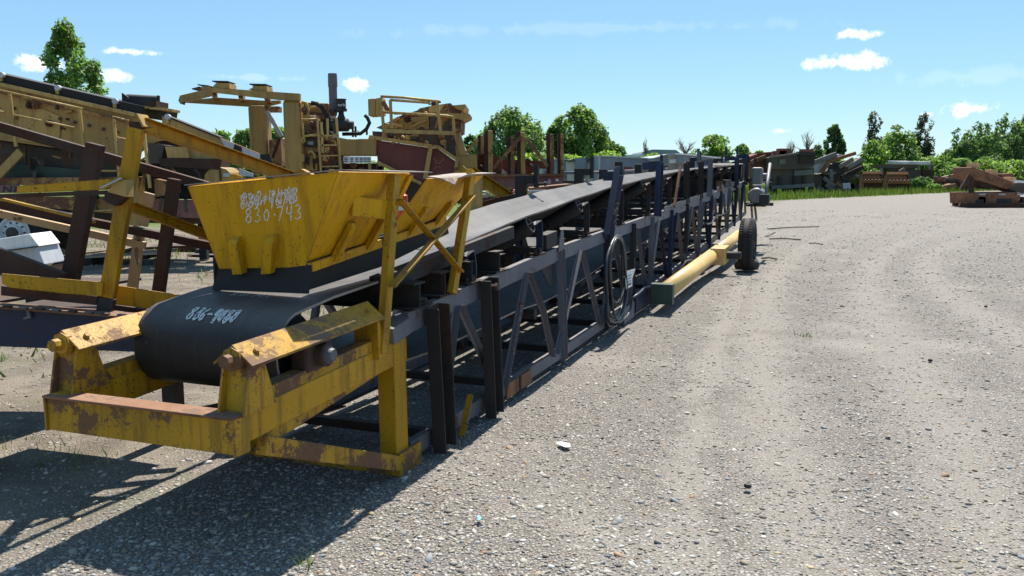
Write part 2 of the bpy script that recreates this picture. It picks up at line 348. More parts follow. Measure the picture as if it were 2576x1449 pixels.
# ================================================================== ground
def hgt(x, y):
    d = np.hypot(x, y)
    return (.012 * np.sin(x * 1.3 + .7 * y) + .010 * np.sin(.6 * x - 1.1 * y + 2) + .006 * np.sin(2.9 * x + .4) * np.sin(2.3 * y)) * np.clip(d / 3, 0, 1) * np.clip(1.6 - d / 60, 0, 1) - .008
def lines(lo, hi, near, mid):
    a = list(np.arange(lo, hi + 1e-6, near)); s = near
    while a[-1] < 900: s *= 1.25; a.append(a[-1] + s)
    s = near
    while a[0] > -900: s *= 1.25; a.insert(0, a[0] - s)
    return np.array(a)
gx = lines(-9, 16, .3, 0); gy = lines(1, 26, .3, 0)
GX, GY = np.meshgrid(gx, gy); V = np.stack([GX, GY, hgt(GX, GY)], -1).reshape(-1, 3)
nx, ny = len(gx), len(gy); i = np.arange((ny - 1) * nx).reshape(ny - 1, nx)[:, :-1].ravel()
me = npmesh('ground', V, np.stack([i, i + 1, i + nx + 1, i + nx], -1), 4)
m, nt, p, o = newmat('gravel_ground')
pos = N(nt, 'ShaderNodeNewGeometry').outputs['Position']; sx = N(nt, 'ShaderNodeSeparateXYZ'); nt.links.new(pos, sx.inputs[0])
def voro(scale, feat='F1'):
    n = N(nt, 'ShaderNodeTexVoronoi'); n.feature = feat; n.inputs['Scale'].default_value = scale; n.inputs['Randomness'].default_value = 1
    nt.links.new(pos, n.inputs['Vector']); return n
v1, v2 = voro(42), voro(85); e1 = voro(42, 'DISTANCE_TO_EDGE')
nl = noise(nt, pos, .35, 5, .6); nm = noise(nt, pos, 1.9, 6, .65); nf = noise(nt, pos, 24, 5, .7)
def ramp(fac, stops):
    n = N(nt, 'ShaderNodeValToRGB'); e = n.color_ramp.elements
    while len(e) < len(stops): e.new(.5)
    for a, (q, c) in zip(e, stops): a.position = q; a.color = (*c, 1)
    nt.links.new(fac, n.inputs[0]); return n.outputs[0]
stops = [(0, (.13, .115, .10)), (.2, (.24, .215, .185)), (.45, (.31, .285, .25)), (.62, (.28, .26, .24)), (.8, (.38, .35, .305)), (1, (.52, .49, .44))]
sep1 = N(nt, 'ShaderNodeSeparateColor'); nt.links.new(v1.outputs['Color'], sep1.inputs[0]); sep2 = N(nt, 'ShaderNodeSeparateColor'); nt.links.new(v2.outputs['Color'], sep2.inputs[0])
st = MIX(nt, .5, ramp(sep1.outputs[0], stops), ramp(sep2.outputs[1], stops))
edge = SMOOTH(nt, e1.outputs['Distance'], .02, .22)
st = MIX(nt, edge, (.18, .158, .135), st)
dust = MIX(nt, nf, (.28, .25, .21), (.385, .355, .31)); dust = MIX(nt, M(nt, 'MULTIPLY', SMOOTH(nt, sep2.outputs[2], .86, .95), .6), dust, (.45, .43, .39))
# wheel tracks: beaten dusty bands
def band(pts, half):
    fc = N(nt, 'ShaderNodeFloatCurve'); cv = fc.mapping.curves[0]
    P_ = [gnd(*q) for q in pts]; P_ = sorted([(v.y / 60, v.x / 40 + .5) for v in P_])
    while len(cv.points) < len(P_): cv.points.new(.5, .5)
    for a, b in zip(cv.points, P_): a.location = b
    fc.mapping.update(); nt.links.new(M(nt, 'DIVIDE', sx.outputs[1], 60.0), fc.inputs['Value'])
    xc = M(nt, 'MULTIPLY', M(nt, 'SUBTRACT', fc.outputs[0], .5), 40.0)
    d = M(nt, 'ABSOLUTE', M(nt, 'SUBTRACT', sx.outputs[0], xc)); d = M(nt, 'ADD', d, M(nt, 'MULTIPLY', M(nt, 'SUBTRACT', nm, .5), 1.1))
    return M(nt, 'SUBTRACT', 1.0, SMOOTH(nt, d, half * .1, half * 1.8))
TRK = [([(2070, 1448), (2000, 1250), (1940, 1050), (1910, 850), (1955, 690), (2080, 595), (2330, 530)], .30), ([(2545, 1448), (2420, 1150), (2275, 900), (2185, 730), (2240, 625), (2480, 560)], .36), ([(1720, 1448), (1740, 1150), (1800, 880), (1855, 740)], .14),
       ([(2420, 760), (2330, 680), (2400, 610), (2570, 575)], .35)]
bm_ = None
for pts, hw in TRK:
    b_ = band(pts, hw); bm_ = b_ if bm_ is None else M(nt, 'MAXIMUM', bm_, b_)
dm = M(nt, 'MULTIPLY', bm_, .5); dm = M(nt, 'MAXIMUM', dm, M(nt, 'MULTIPLY', SMOOTH(nt, nl, .5, .68), .65))
far = SMOOTH(nt, sx.outputs[1], 9.0, 30.0); dm = M(nt, 'MAXIMUM', dm, M(nt, 'MULTIPLY', far, .45))
c = MIX(nt, M(nt, 'MULTIPLY', dm, M(nt, 'ADD', .55, M(nt, 'MULTIPLY', nm, .9)), clamp=True), st, dust)
c = MIX(nt, M(nt, 'MULTIPLY', SMOOTH(nt, nm, .52, .7), .28), c, (.20, .175, .145))
# left yard: browner soil with weeds
lf = SMOOTH(nt, M(nt, 'SUBTRACT', M(nt, 'MULTIPLY', sx.outputs[1], .38), sx.outputs[0]), 3.2, 4.6)
soil = MIX(nt, SMOOTH(nt, nm, .4, .62), (.27, .225, .165), (.15, .12, .085)); soil = MIX(nt, M(nt, 'MULTIPLY', SMOOTH(nt, noise(nt, pos, .8, 5, .6), .52, .66), .7), soil, (.13, .15, .05))
c = MIX(nt, M(nt, 'MULTIPLY', lf, .75), c, soil)
# grass beyond the yard's edge
g1, g2 = gnd(1930, 505), gnd(2420, 483); dg = (g2 - g1); dg.z = 0; dg.normalize(); ng = Vector((-dg.y, dg.x, 0))
dd = N(nt, 'ShaderNodeVectorMath', operation='DOT_PRODUCT'); nt.links.new(pos, dd.inputs[0]); dd.inputs[1].default_value = ng
gd = M(nt, 'ADD', M(nt, 'SUBTRACT', dd.outputs['Value'], ng.dot(g1)), M(nt, 'MULTIPLY', M(nt, 'SUBTRACT', nl, .5), 9.0))
gm = SMOOTH(nt, gd, -1.0, 1.6)
c = MIX(nt, gm, c, MIX(nt, nm, (.07, .12, .025), (.16, .22, .05)))
c = MIX(nt, 1.0, c, (.795, .79, .80), 'MULTIPLY')
nt.links.new(c, p.inputs['Base Color']); p.inputs['Roughness'].default_value = .95; p.inputs['Specular IOR Level'].default_value = .15
hh = M(nt, 'ADD', M(nt, 'MULTIPLY', M(nt, 'MULTIPLY', edge, M(nt, 'SUBTRACT', 1.0, M(nt, 'MULTIPLY', dm, .75))), .6), M(nt, 'MULTIPLY', nf, .5)); hh = M(nt, 'ADD', hh, M(nt, 'MULTIPLY', nm, 2.2))
b = N(nt, 'ShaderNodeBump'); b.inputs['Strength'].default_value = .8; b.inputs['Distance'].default_value = .012; nt.links.new(hh, b.inputs['Height']); nt.links.new(b.outputs[0], p.inputs['Normal'])
g = link('ground', me, m, None, smooth=True); struct(g)
# loose pebbles lying on it near the camera: one uncountable mass
def trackx(pts):
    P_ = sorted([(gnd(*q).y, gnd(*q).x) for q in pts]); return lambda y: np.interp(y, [a for a, b in P_], [b for a, b in P_])
n = 135000
py = 3.1 * (44 / 3.1) ** (RNG.random(n) ** 1.45); px = (RNG.random(n) * 2 - 1) * (py * .68 + .9)
keep = np.ones(n, bool)
for pts, hw in TRK:
    dx = np.abs(px - trackx(pts)(py)) / hw; keep &= RNG.random(n) < np.clip(.45 + dx * .3, .45, 1)
lfm = (.38 * py - px) > 3.6; keep &= ~lfm | (RNG.random(n) < .35)
px, py = px[keep], py[keep]; n = len(px)
ph = (1 + 5 ** .5) / 2
ico = np.array([(-1, ph, 0), (1, ph, 0), (-1, -ph, 0), (1, -ph, 0), (0, -1, ph), (0, 1, ph), (0, -1, -ph), (0, 1, -ph), (ph, 0, -1), (ph, 0, 1), (-ph, 0, -1), (-ph, 0, 1)]); ico /= np.linalg.norm(ico[0])
icf = np.array([(0, 11, 5), (0, 5, 1), (0, 1, 7), (0, 7, 10), (0, 10, 11), (1, 5, 9), (5, 11, 4), (11, 10, 2), (10, 7, 6), (7, 1, 8), (3, 9, 4), (3, 4, 2), (3, 2, 6), (3, 6, 8), (3, 8, 9), (4, 9, 5), (2, 4, 11), (6, 2, 10), (8, 6, 7), (9, 8, 1)])
r = np.clip(.0072 * np.exp(RNG.normal(0, .42, n)), .0035, .024) * np.clip(py / 9, 1, 1.8); el = np.stack([r * RNG.uniform(.8, 1.5, n), r * RNG.uniform(.7, 1.1, n), r * RNG.uniform(.3, .6, n)], -1)
th = RNG.random(n) * 6.283; ti = RNG.normal(0, .25, n)
P = ico[None] * el[:, None] * RNG.uniform(.82, 1.18, (n, 12, 1)); P[:, :, 2] += P[:, :, 0] * ti[:, None]
x = P[:, :, 0] * np.cos(th)[:, None] - P[:, :, 1] * np.sin(th)[:, None]; y = P[:, :, 0] * np.sin(th)[:, None] + P[:, :, 1] * np.cos(th)[:, None]
P = np.stack([x + px[:, None], y + py[:, None], P[:, :, 2] + hgt(px, py)[:, None] + (el[:, 2] * .1)[:, None]], -1)
pal = np.array([(.33, .295, .25), (.42, .38, .325), (.27, .25, .23), (.20, .18, .16), (.50, .47, .41), (.34, .29, .22), (.27, .28, .285), (.56, .54, .50), (.12, .10, .09), (.36, .24, .15), (.42, .33, .2)])
ci = RNG.choice(len(pal), n, p=[.22, .19, .17, .09, .10, .09, .07, .035, .005, .02, .01]); cc = pal[ci] * RNG.uniform(.68, 1.05, (n, 1))
me = npmesh('pebbles', P.reshape(-1, 3), (icf[None] + 12 * np.arange(n)[:, None, None]).reshape(-1, 3), 3); colattr(me, np.repeat(cc, 12, 0))
pb = link('pebbles', me, STONE, None, smooth=True); pb['kind'] = 'stuff'; pb['label'] = 'loose grey and tan pebbles strewn over the gravel yard'; pb['category'] = 'gravel'

def blades(name, pts, hmin, hmax, wid, cols, label, lean=.35):
    pts = np.asarray(pts); n = len(pts); h_ = RNG.uniform(hmin, hmax, n); a = RNG.random(n) * 6.283; ld = RNG.random(n) * 6.283; ll = RNG.random(n) * lean * h_
    w_ = wid * RNG.uniform(.6, 1.3, n)
    b0 = pts + np.stack([np.cos(a) * w_, np.sin(a) * w_, 0 * a], -1); b1 = pts - np.stack([np.cos(a) * w_, np.sin(a) * w_, 0 * a], -1)
    t = pts + np.stack([np.cos(ld) * ll, np.sin(ld) * ll, h_], -1)
    V = np.stack([b0, b1, t], 1).reshape(-1, 3); me = npmesh(name, V, np.arange(3 * n).reshape(-1, 3), 3)
    cc = np.asarray(cols)[RNG.choice(len(cols), n)] * RNG.uniform(.7, 1.25, (n, 1)); colattr(me, np.repeat(cc, 3, 0))
    o = link(name, me, GRASSM); o['kind'] = 'stuff'; o['label'] = label; o['category'] = 'grass'; return o
GC = [(.08, .135, .025), (.11, .175, .035), (.065, .105, .022), (.16, .19, .06)]
n = 42000; u = RNG.random(n); v = RNG.random(n) ** 1.6
q = np.array(g1)[None, :2] + (np.array(dg)[None, :2] * (u * 130 - 22)[:, None]) + np.array(ng)[None, :2] * (v * 34 + .3 * RNG.normal(0, 1, n))[:, None]
k = (np.sin(q[:, 0] * .5) * np.sin(q[:, 1] * .37) + RNG.normal(0, .6, n)) > -.5; q = q[k]
blades('verge_grass', np.c_[q, np.zeros(len(q))], .12, .75, .035, GC, 'long green grass along the far edge of the yard')
n = 15000; q = np.stack([RNG.uniform(-16, 2, n), RNG.uniform(7.2, 27, n)], -1)
w = (-.38 * q[:, 1] + q[:, 0]) ; k = (q[:, 0] < .38 * q[:, 1] - 4.0) & ((np.sin(q[:, 0] * 1.1 + 1) * np.sin(q[:, 1] * .9) + np.sin(q[:, 0] * 2.3) * .5 + RNG.normal(0, .35, n)) > .55); q = q[k]
blades('yard_weeds', np.c_[q, np.zeros(len(q))], .03, .16, .012, GC + [(.25, .22, .1)], 'low green weeds scattered over the soil behind the conveyor', .8)
tuft = []
for cx, cy, sx_, sy_, m_ in ((-2.75, 5.2, .28, .2, 70), (.55, 6.2, .05, .05, 0), (-3.3, 5.5, .25, .12, 40), (3.3, 9.4, .05, .05, 40), (-.95, 3.75, .03, .03, 10)):
    tuft.append(np.c_[RNG.normal(cx, sx_, m_), RNG.normal(cy, sy_, m_), np.zeros(m_)])
blades('grass_tufts', np.concatenate(tuft), .02, .11, .004, GC + [(.3, .27, .12)], 'sparse grass tufts in the gravel beside the conveyor tail', .9)
# ================================================================== main conveyor
MC = thing('belt_conveyor', 'long portable belt conveyor with dark truss and yellow feed hopper across the middle', 'conveyor', C(9, .55, 0))
WL = 1.10
# --- truss sides
SN = [0.12, 1.0, 2.0, 3.0, 4.0, 5.0, 6.8, 8.7, 10.7, 13, 16, 19.9]
for w, sg in ((0, 1), (WL, -1)):
    inw = NN * sg
    side = chan(.05, .13, .009) if w == 0 else [(-a, b) for a, b in chan(.05, .13, .009)]
    pts = [C(s, w, zt(s) - .065) for s in SN]; o = sweep(MC, 'top_chord', pts, [(-a, b) for a, b in side], STEEL)
    o = sweep(MC, 'bottom_chord', [C(s, w, zb(s) + .055) for s in SN], [(-a, b * .8) for a, b in side], STEEL)
    ap = [.83, 2.21, 3.76, 5.05, 6.27] + [6.27 + 1.42 * k for k in range(1, 10)]
    bn = [0.5, 1.63, 2.95, 4.6, 5.85] + [(a + b) / 2 for a, b in zip(ap[4:], ap[5:])] + [19.6]
    for i, a in enumerate(ap):
        for s2, off in ((bn[i] + .06, -.03), (bn[i + 1] - .06, .03)):
            p0, p1 = C(a + off, w + .012 * sg, zt(a) - .10), C(s2, w + .012 * sg, zb(s2) + .08)
            pts = [p0, p1]
            if i == 1 and off > 0 and w == 0: pts = [p0, p0.lerp(p1, .42) + TT * .035 - NN * .02, p1]
            sweep(MC, 'diagonal', pts, [(x * .5, y) for x, y in angl(.075, .05, .007)], BLUE if (i + (off > 0)) % 3 == 0 and i > 3 else STEEL, up=NN * -sg)
    for i, s2 in enumerate(bn[2:-1]):
        tilt = (.06 if i < 1 else .02) - .01 * i
        sweep(MC, 'post', [C(s2 + .22 - tilt, w + .025 * sg, zt(s2) - .02), C(s2 + .22 + tilt, w + .025 * sg, zb(s2) - .02)], chan(.06, .09, .008), [STEEL, BLUE, DRKR][i % 3] if i else STEEL, up=TT)
# the near double posts of dark channel, standing proud of the side
sweep(MC, 'end_post', [C(.37, -.03, .985), C(.45, -.035, .035)], chan(.09, .17, .012), DRKR, up=TT, bevel=.003)
sweep(MC, 'end_post', [C(1.22, -.03, 1.06), C(1.31, -.035, .03)], chan(.085, .16, .012), DRKR, up=TT, bevel=.003)
lathe(MC, 'bolt', C(1.26, -.075, 1.0), -NN, [(0, .02), (.03, .02), (.03, .03), (.05, .03)], RUST, 6)
bar(MC, 'splice_plate', C(1.72, -.012, .10), C(1.98, -.012, .105), .012, .12, RUSTL); bar(MC, 'splice_plate', C(2.02, -.014, .105), C(2.28, -.014, .11), .012, .115, RUSTL)
bar(MC, 'bent_strap', C(.78, -.045, .02), C(.92, -.05, .28), .008, .045, YELR, up=-NN)
# peaked bracket plate over the vertical at s=3.1
plate(MC, 'bracket_plate', [C(3.0, -.018, 1.10), C(3.19, -.018, 1.12), C(3.15, -.018, 1.30), C(3.09, -.018, 1.30)], NN * .01, STEEL)
bar(MC, 'bracket_block', C(2.72, .05, 1.21), C(3.02, .05, 1.23), .1, .13, DRKR)
# channel under the top chord gusset (dark web plate)
plate(MC, 'gusset_plate', [C(2.62, .04, 1.02), C(3.05, .04, 1.04), C(3.05, .04, .8), C(2.95, .04, .78)], NN * .008, DRKR)
# --- cross members top and bottom
for k, s in enumerate(list(np.arange(.5, 19.9, 1.42))):
    bar(MC, 'bottom_cross_member', C(s, .06, zb(s) + .05), C(s, WL - .06, zb(s) + .05), .06, .06, DRKR)
    bar(MC, 'top_cross_member', C(s + .3, .06, zt(s) - .09), C(s + .3, WL - .06, zt(s) - .09), .05, .06, DRKR)
# --- belt
RP, SP, ZP = .215, -.83, .912
BE = [(-.83, 1.127), (-.53, 1.16), (.18, 1.2), (.92, 1.30), (2.05, 1.42), (3.81, 1.56), (5.4, 1.67), (9.5, 1.86), (13, 1.95), (19.6, 2.1)]
IDL = [1.05, 2.5, 3.97, 5.45, 6.98, 8.49, 10.0, 11.5, 13.0, 14.5, 16.0, 17.5]
def belt_z(s, v):                     # v 0..1 across; edges sit high, the middle sags into the trough
    e = lerp(BE, s); tr = .165 * np.clip((s + .5) / 3.0, 0, 1) * np.clip((20.0 - s) / 2.5, 0, 1)
    c = 1 - min(1, max(0, abs(v - .5) * 2 - .3) / .7)
    sag = 0.0
    if s > 1.05: sag = .006 * math.sin(math.pi * ((s - 1.02) % 1.49) / 1.49)
    return e - tr * c - sag * (1 if s < 17 else 0) - .06 * v * np.clip((s + .5) / 3.0, 0, 1)
W0, W1 = .1, .98
stn = [('arc', a) for a in np.linspace(-90, 90, 15)] + [('s', s) for s in np.concatenate([np.linspace(-.72, 2, 15), np.arange(2.2, 19.5, .25)])] + [('head', a) for a in np.linspace(90, -90, 11)] + [('r', s) for s in np.linspace(19.2, -.8, 60)]
V, Fc = [], []; nv = 13
ths = .014
def beltrow(kind, q, j, inner):
    v = j / (nv - 1); w = W0 + (W1 - W0) * v; off = -ths if inner else 0
    if kind == 'arc': a = math.radians(q); return C(SP - math.cos(a) * (RP + off), w, ZP + math.sin(a) * (RP + off))
    if kind == 'head': a = math.radians(q); return C(19.55 + math.cos(a) * (.25 + off), w, 1.86 + math.sin(a) * (.25 + off))
    if kind == 's': return C(q, w, belt_z(q, v) + off)
    sag = .035 * math.sin(math.pi * ((q + .8) % 3.0) / 3.0)
    zr = lerp([(-.8, .70), (.6, .66), (3, .66), (19.2, 1.58)], q); return C(q, w, zr - sag - off)
for inner in (0, 1):
    for kind, q in stn:
        for j in range(nv): V.append(beltrow(kind, q, j, inner))
ns = len(stn); 
for b0 in (0, ns * nv):
    for i in range(ns):
        for j in range(nv - 1):
            a = b0 + i * nv + j; c2 = b0 + ((i + 1) % ns) * nv + j; f_ = (a, a + 1, c2 + 1, c2); Fc.append(f_ if b0 == 0 else f_[::-1])
for i in range(ns):
    for j in (0, nv - 1):
        a = i * nv + j; b2 = ((i + 1) % ns) * nv + j; f_ = (a, b2, b2 + ns * nv, a + ns * nv); Fc.append(f_ if j == 0 else f_[::-1])
belt = fix(mesh('belt', V, Fc, BELT, MC, True))
belt.data.materials.append(DUSTS)
for pp in belt.data.polygons:
    if pp.index >= 2 * ns * (nv - 1): pp.material_index = 1  # pale side faces: frayed rubber with its edge highlight put into the colour
mo = belt.modifiers.new('edge', 'EDGE_SPLIT'); mo.split_angle = math.radians(50)
lathe(MC, 'tail_pulley', C(SP, .17, ZP), NN, [(0, .05), (.0, RP - ths - .002), (.76, RP - ths - .002), (.76, .05)], DRKR, 32)
lathe(MC, 'pulley_shaft', C(SP, -.06, ZP), NN, [(0, .045), (1.22, .045)], STEEL, 16)
lathe(MC, 'head_pulley', C(19.55, .12, 1.86), NN, [(0, .05), (0, .232), (.86, .232), (.86, .05)], DRKR, 24)
# --- idlers: stand with three rolls
def idler(s):
    zc = [belt_z(s, v) for v in (0, .33, .67, 1)]
    dn = Vector((0, 0, -.014 - .082))
    E0, E1, E2, E3 = C(s, W0 - .035, zc[0] + .016) + dn, C(s, W0 + .3, zc[1]) + dn, C(s, W0 + .6, zc[2]) + dn, C(s, W1 + .035, zc[3] + .016) + dn
    base = zt(s)
    st_ = bar(MC, 'idler_frame', C(s + .07, .0, base + .035), C(s + .07, WL, base + .035), .07, .06, DRKR)
    for a, b in ((E1, E0), (E1 + TT * .03, E2 + TT * .03), (E2, E3)):
        d = (b - a).normalized(); L = (b - a).length
        lathe(st_, 'idler_roll', a, d, [(0, .02), (0.01, .074), (L * .98, .074), (L * .98, .066), (L * .98 - .02, .062), (L * .98 - .02, .016), (L * 1.06, .016)], BLACK, 20)
    for w_, e, sg in ((.02, E0, -1), (WL - .02, E3, 1)):
        pts = [C(s + .085, w_, base + .05), C(s + .085, w_, e.z - .07), C(s + .06, w_, e.z + .03), e + NN * sg * .012 + TT * .0]
        sweep(st_, 'idler_bracket', pts, rect(.014, .06), BLUE if s < 3 else DRKR, up=NN)
    for w_ in (.33, .77): bar(st_, 'idler_strut', C(s + .07, w_, base + .06), C(s + .06, w_, zc[1] - .08), .012, .05, DRKR, up=NN)
    box(st_, 'mounting_foot', C(s + .06, .03, base + .012), .1, .16, .016, RUST, rot=-AZ); lathe(st_, 'bolt', C(s + .0, .03, base + .02), Z3, [(0, .014), (.03, .014)], RUST, 6)
for s in IDL: idler(s)
for s in (2.6, 5.6, 8.6, 11.6, 14.6, 17.6): lathe(MC, 'return_roll', C(s, .06, lerp([(3, .66), (19.2, 1.58)], s) - .075), NN, [(0, .03), (0, .05), (.98, .05), (.98, .03)], DRKR, 14)
# --- beams lying across the truss near the hopper
for k, (s, L0) in enumerate(((.22, -.02), (.62, .0), (1.08, .01), (1.58, .0))):
    sweep(MC, 'cross_beam', [C(s, L0 - .01, zt(s) + .085), C(s, WL + .05, zt(s) + .085)], ibm(.15, .165, .012), DRKR, bevel=.002)
    box(MC, 'clip_plate', C(s + .13, .02, zt(s) + .012), .09, .1, .012, RUST, rot=-AZ)
bar(MC, 'loading_skid', C(-.05, .12, 1.16), C(2.06, .10, 1.34), .09, .10, DRKR, bevel=.004)
bar(MC, 'loading_skid', C(-.05, .99, 1.16), C(2.06, 1.0, 1.34), .09, .10, DRKR, bevel=.004)
# --- uprights standing on the truss: (place in the picture: top, foot, width, hooked arm)
def upright(top, foot, w, mat, wid=.16, arm=None, prof=None):
    s0, _, z0 = Wp(*top, w); s1, _, z1 = Wp(*foot, w); z1 = min(z1, zt(s1) - .03)
    o = sweep(MC, 'upright', [C(s0, w, z0), C(s1, w, z1)], prof or chan(.07, wid, .01), mat, up=TT, bevel=.002)
    if arm:
        sg, L, hk = arm
        bar(o, 'arm', C(s0, w, z0 - .06), C(s0, w + sg * L, z0 - .06), .1, .1, mat)
        if hk: bar(o, 'hook', C(s0, w + sg * L, z0 - .12), C(s0, w + sg * L, z0 + hk), .05, .06, mat, up=TT)
    return o
upright((1550, 430), (1522, 600), -.01, BLUE, .2, (1, .14, 0))
upright((1654, 407), (1648, 540), -.01, BLUE, .2, (1, .2, 0))
upright((1722, 408), (1722, 512), .03, DRKR, .22); upright((1759, 406), (1757, 500), .03, DRKR, .22); upright((1783, 400), (1780, 480), -.01, STEEL, .2, (1, .2, .2))
upright((1850, 392), (1849, 470), -.01, BLUE, .34, (1, .22, .22)); upright((1876, 388), (1873, 465), -.01, BLUE, .34, (1, .22, .22)); upright((1897, 398), (1895, 455), .0, DRKR, .3)
bar(MC, 'leaning_bar', CW(1713, 412, -.03), CW(1696, 520, -.03), .03, .07, RUSTL, up=TT)
for (x, y), (fx, fy), h_ in (((1311, 441), (1309, 510), .2), ((1457, 424), (1456, 478), .28), ((1518, 427), (1516, 462), 0), ((1557, 407), (1556, 450), 0), ((1606, 413), (1606, 445), 0), ((1640, 405), (1640, 430), .2), ((1742, 396), (1742, 420), .25), ((1800, 398), (1800, 418), .2)):
    s0, _, z0 = Wp(x, y, WL + .02); s1, _, z1 = Wp(fx, fy, WL + .02)
    o = bar(MC, 'upright', C(s0, WL + .02, z0), C(s1, WL + .02, zt(s1) - .02), .12, .1, DRKR, up=TT, bevel=.003)
    if h_: bar(o, 'arm', C(s0, WL + .02, z0 - .05), C(s0, WL - .15, z0 - .05), .09, .09, DRKR); bar(o, 'hook', C(s0, WL - .17, z0 - .14), C(s0, WL - .17, z0 + h_ * .6), .05, .05, DRKR, up=TT)
    if h_ == .2: lathe(o, 'bolt', C(s0, WL - .19, z0 - .1), -NN, [(0, .014), (.08, .014), (.08, .026), (.1, .026)], DRKR, 8)
# channel lips along the top chord, angle at the far part
sweep(MC, 'chord_angle', [C(8.0, -.02, zt(8.0) - .02), C(13.2, -.02, zt(13.2) - .02)], [(-a, b) for a, b in angl(.06, .08, .008)], STEEL)
sweep(MC, 'chord_angle', [C(13.6, -.02, zt(13.6)), C(17.8, -.02, zt(17.8))], [(-a, b) for a, b in angl(.06, .09, .008)], STEEL)
box(MC, 'ledge_box', C(15.3, .1, zt(15.3) + .1), .3, 1.1, .16, DRKR, rot=-AZ)
bar(MC, 'brown_stub', CW(1810, 458, 0), CW(1808, 478, 0), .12, .1, RUSTL, up=TT)
# --- tail frame
def framesec(w, sg):
    bar(MC, 'side_rail', C(-1.47, w, .69), C(.10, w, .765), .09, .145, YEL, bevel=.006)
    bar(MC, 'corner_post', C(.0, w + .008, .84), C(.02, w + .008, .02), .115, .15, YEL, up=TT, bevel=.006)
    bar(MC, 'corner_cap', C(-.09, w + .0, .865), C(.13, w + .0, .90), .12, .1, STEEL, bevel=.004)
    plate(MC, 'end_hood', [C(-.30, w - .075, .99), C(-.27, w - .075, .99), C(-.20, w - .08, .775), C(-.30, w - .08, .775)], NN * .15, YEL)
    # bearing pedestal: two tapering cheeks and a back
    for ww in (-.075, .06):
        plate(MC, 'pedestal_cheek', [C(-1.45, w + ww, .755), C(-1.22, w + ww, .765), C(-1.30, w + ww, .985), C(-1.40, w + ww, .985)], NN * .014, YELR, bevel=.002)
    plate(MC, 'pedestal_back', [C(-1.41, w - .06, .755), C(-1.41, w + .06, .755), C(-1.38, w + .06, 1.0), C(-1.38, w - .06, 1.0)], TT * .012, YELR)
    lathe(MC, 'take_up_nut', C(-1.40, w, 1.0), -TT, [(0, .055), (.03, .055), (.03, .045), (.035, .03), (.08, .03), (.08, .0)], YELR, 8)
    tube(MC, 'take_up_screw', [C(-1.42, w, 1.0), C(-.3, w, 1.03)], .018, DRKR, 8)
    # roof-shaped hood of folded plate
    V = []
    for s, z in ((-1.42, 1.065), (-.27, 1.10)):
        for a, b in ((-.105, -.085), (0, 0), (.105, -.085), (.105, -.097), (0, -.012), (-.105, -.097)): V.append(C(s, w + a, z + b))
    h_ = fix(mesh('take_up_hood', V, [(0, 1, 7, 6), (1, 2, 8, 7), (2, 3, 9, 8), (3, 4, 10, 9), (4, 5, 11, 10), (5, 0, 6, 11), (0, 5, 4, 3, 2, 1), (6, 7, 8, 9, 10, 11)], YELR, MC))
    for s in (-1.33, -.36): lathe(h_, 'bolt', C(s, w - .055, lerp([(-1.42, 1.065), (-.27, 1.1)], s) - .045), Vector((-NN.x * .6, -NN.y * .6, .8)), [(0, .016), (.016, .016)], YELR, 6)
    bar(MC, 'guide_rail', C(-1.25, w, .80), C(-.3, w, .845), .08, .07, YELR)
    box(MC, 'bearing_block', C(SP, w, ZP), .11, .22, .16, RUST, rot=-AZ, bevel=.02)
    lathe(MC, 'bearing_hub', C(SP, w - .1 * 1, ZP), NN, [(0, .0), (.0, .06), (.2, .06), (.2, 0)], RUST, 18)
    lathe(MC, 'shaft_end', C(SP, w - .135, ZP), NN, [(0, 0), (0, .03), (.012, .036), (.05, .036)], STEEL, 18)
framesec(.048, 1); framesec(1.045, -1)
sweep(MC, 'tail_beam', [C(-1.49, .0, .672), C(-1.49, 1.09, .669)], chan(.085, .16, .012), YELR, bevel=.004)
bar(MC, 'beam_top_plate', C(-1.452, -.012, .758), C(-1.452, 1.10, .755), .115, .013, RUSTL, bevel=.004)
for w_ in (-.006, 1.097): bar(MC, 'beam_end_plate', C(-1.50, w_, .672), C(-1.40, w_, .672), .012, .17, YELR)
sweep(MC, 'lower_rail', [C(-1.28, .02, .575), C(-.05, .0, .09)], rect(.055, .09), YELR, bevel=.004); sweep(MC, 'lower_rail', [C(-1.28, WL - .02, .575), C(-.05, WL, .09)], rect(.055, .09), YELR, bevel=.004)
bar(MC, 'lower_cross_bar', C(-.02, -.02, .055), C(-.02, WL, .055), .08, .09, YELR, bevel=.004)
bar(MC, 'lower_front_bar', C(-.06, -.014, .075), C(.22, -.014, .075), .02, .15, YELR)
plate(MC, 'rail_web', [C(-1.3, .02, .62), C(-.2, .02, .69), C(-.2, .02, .67), C(-1.22, .02, .56)], NN * .01, YELR)
plate(MC, 'inner_pan', [C(-1.2, .2, .55), C(-.2, .25, .45), C(-.2, .9, .45), C(-1.2, .95, .55)], Z3 * .008, RUST)
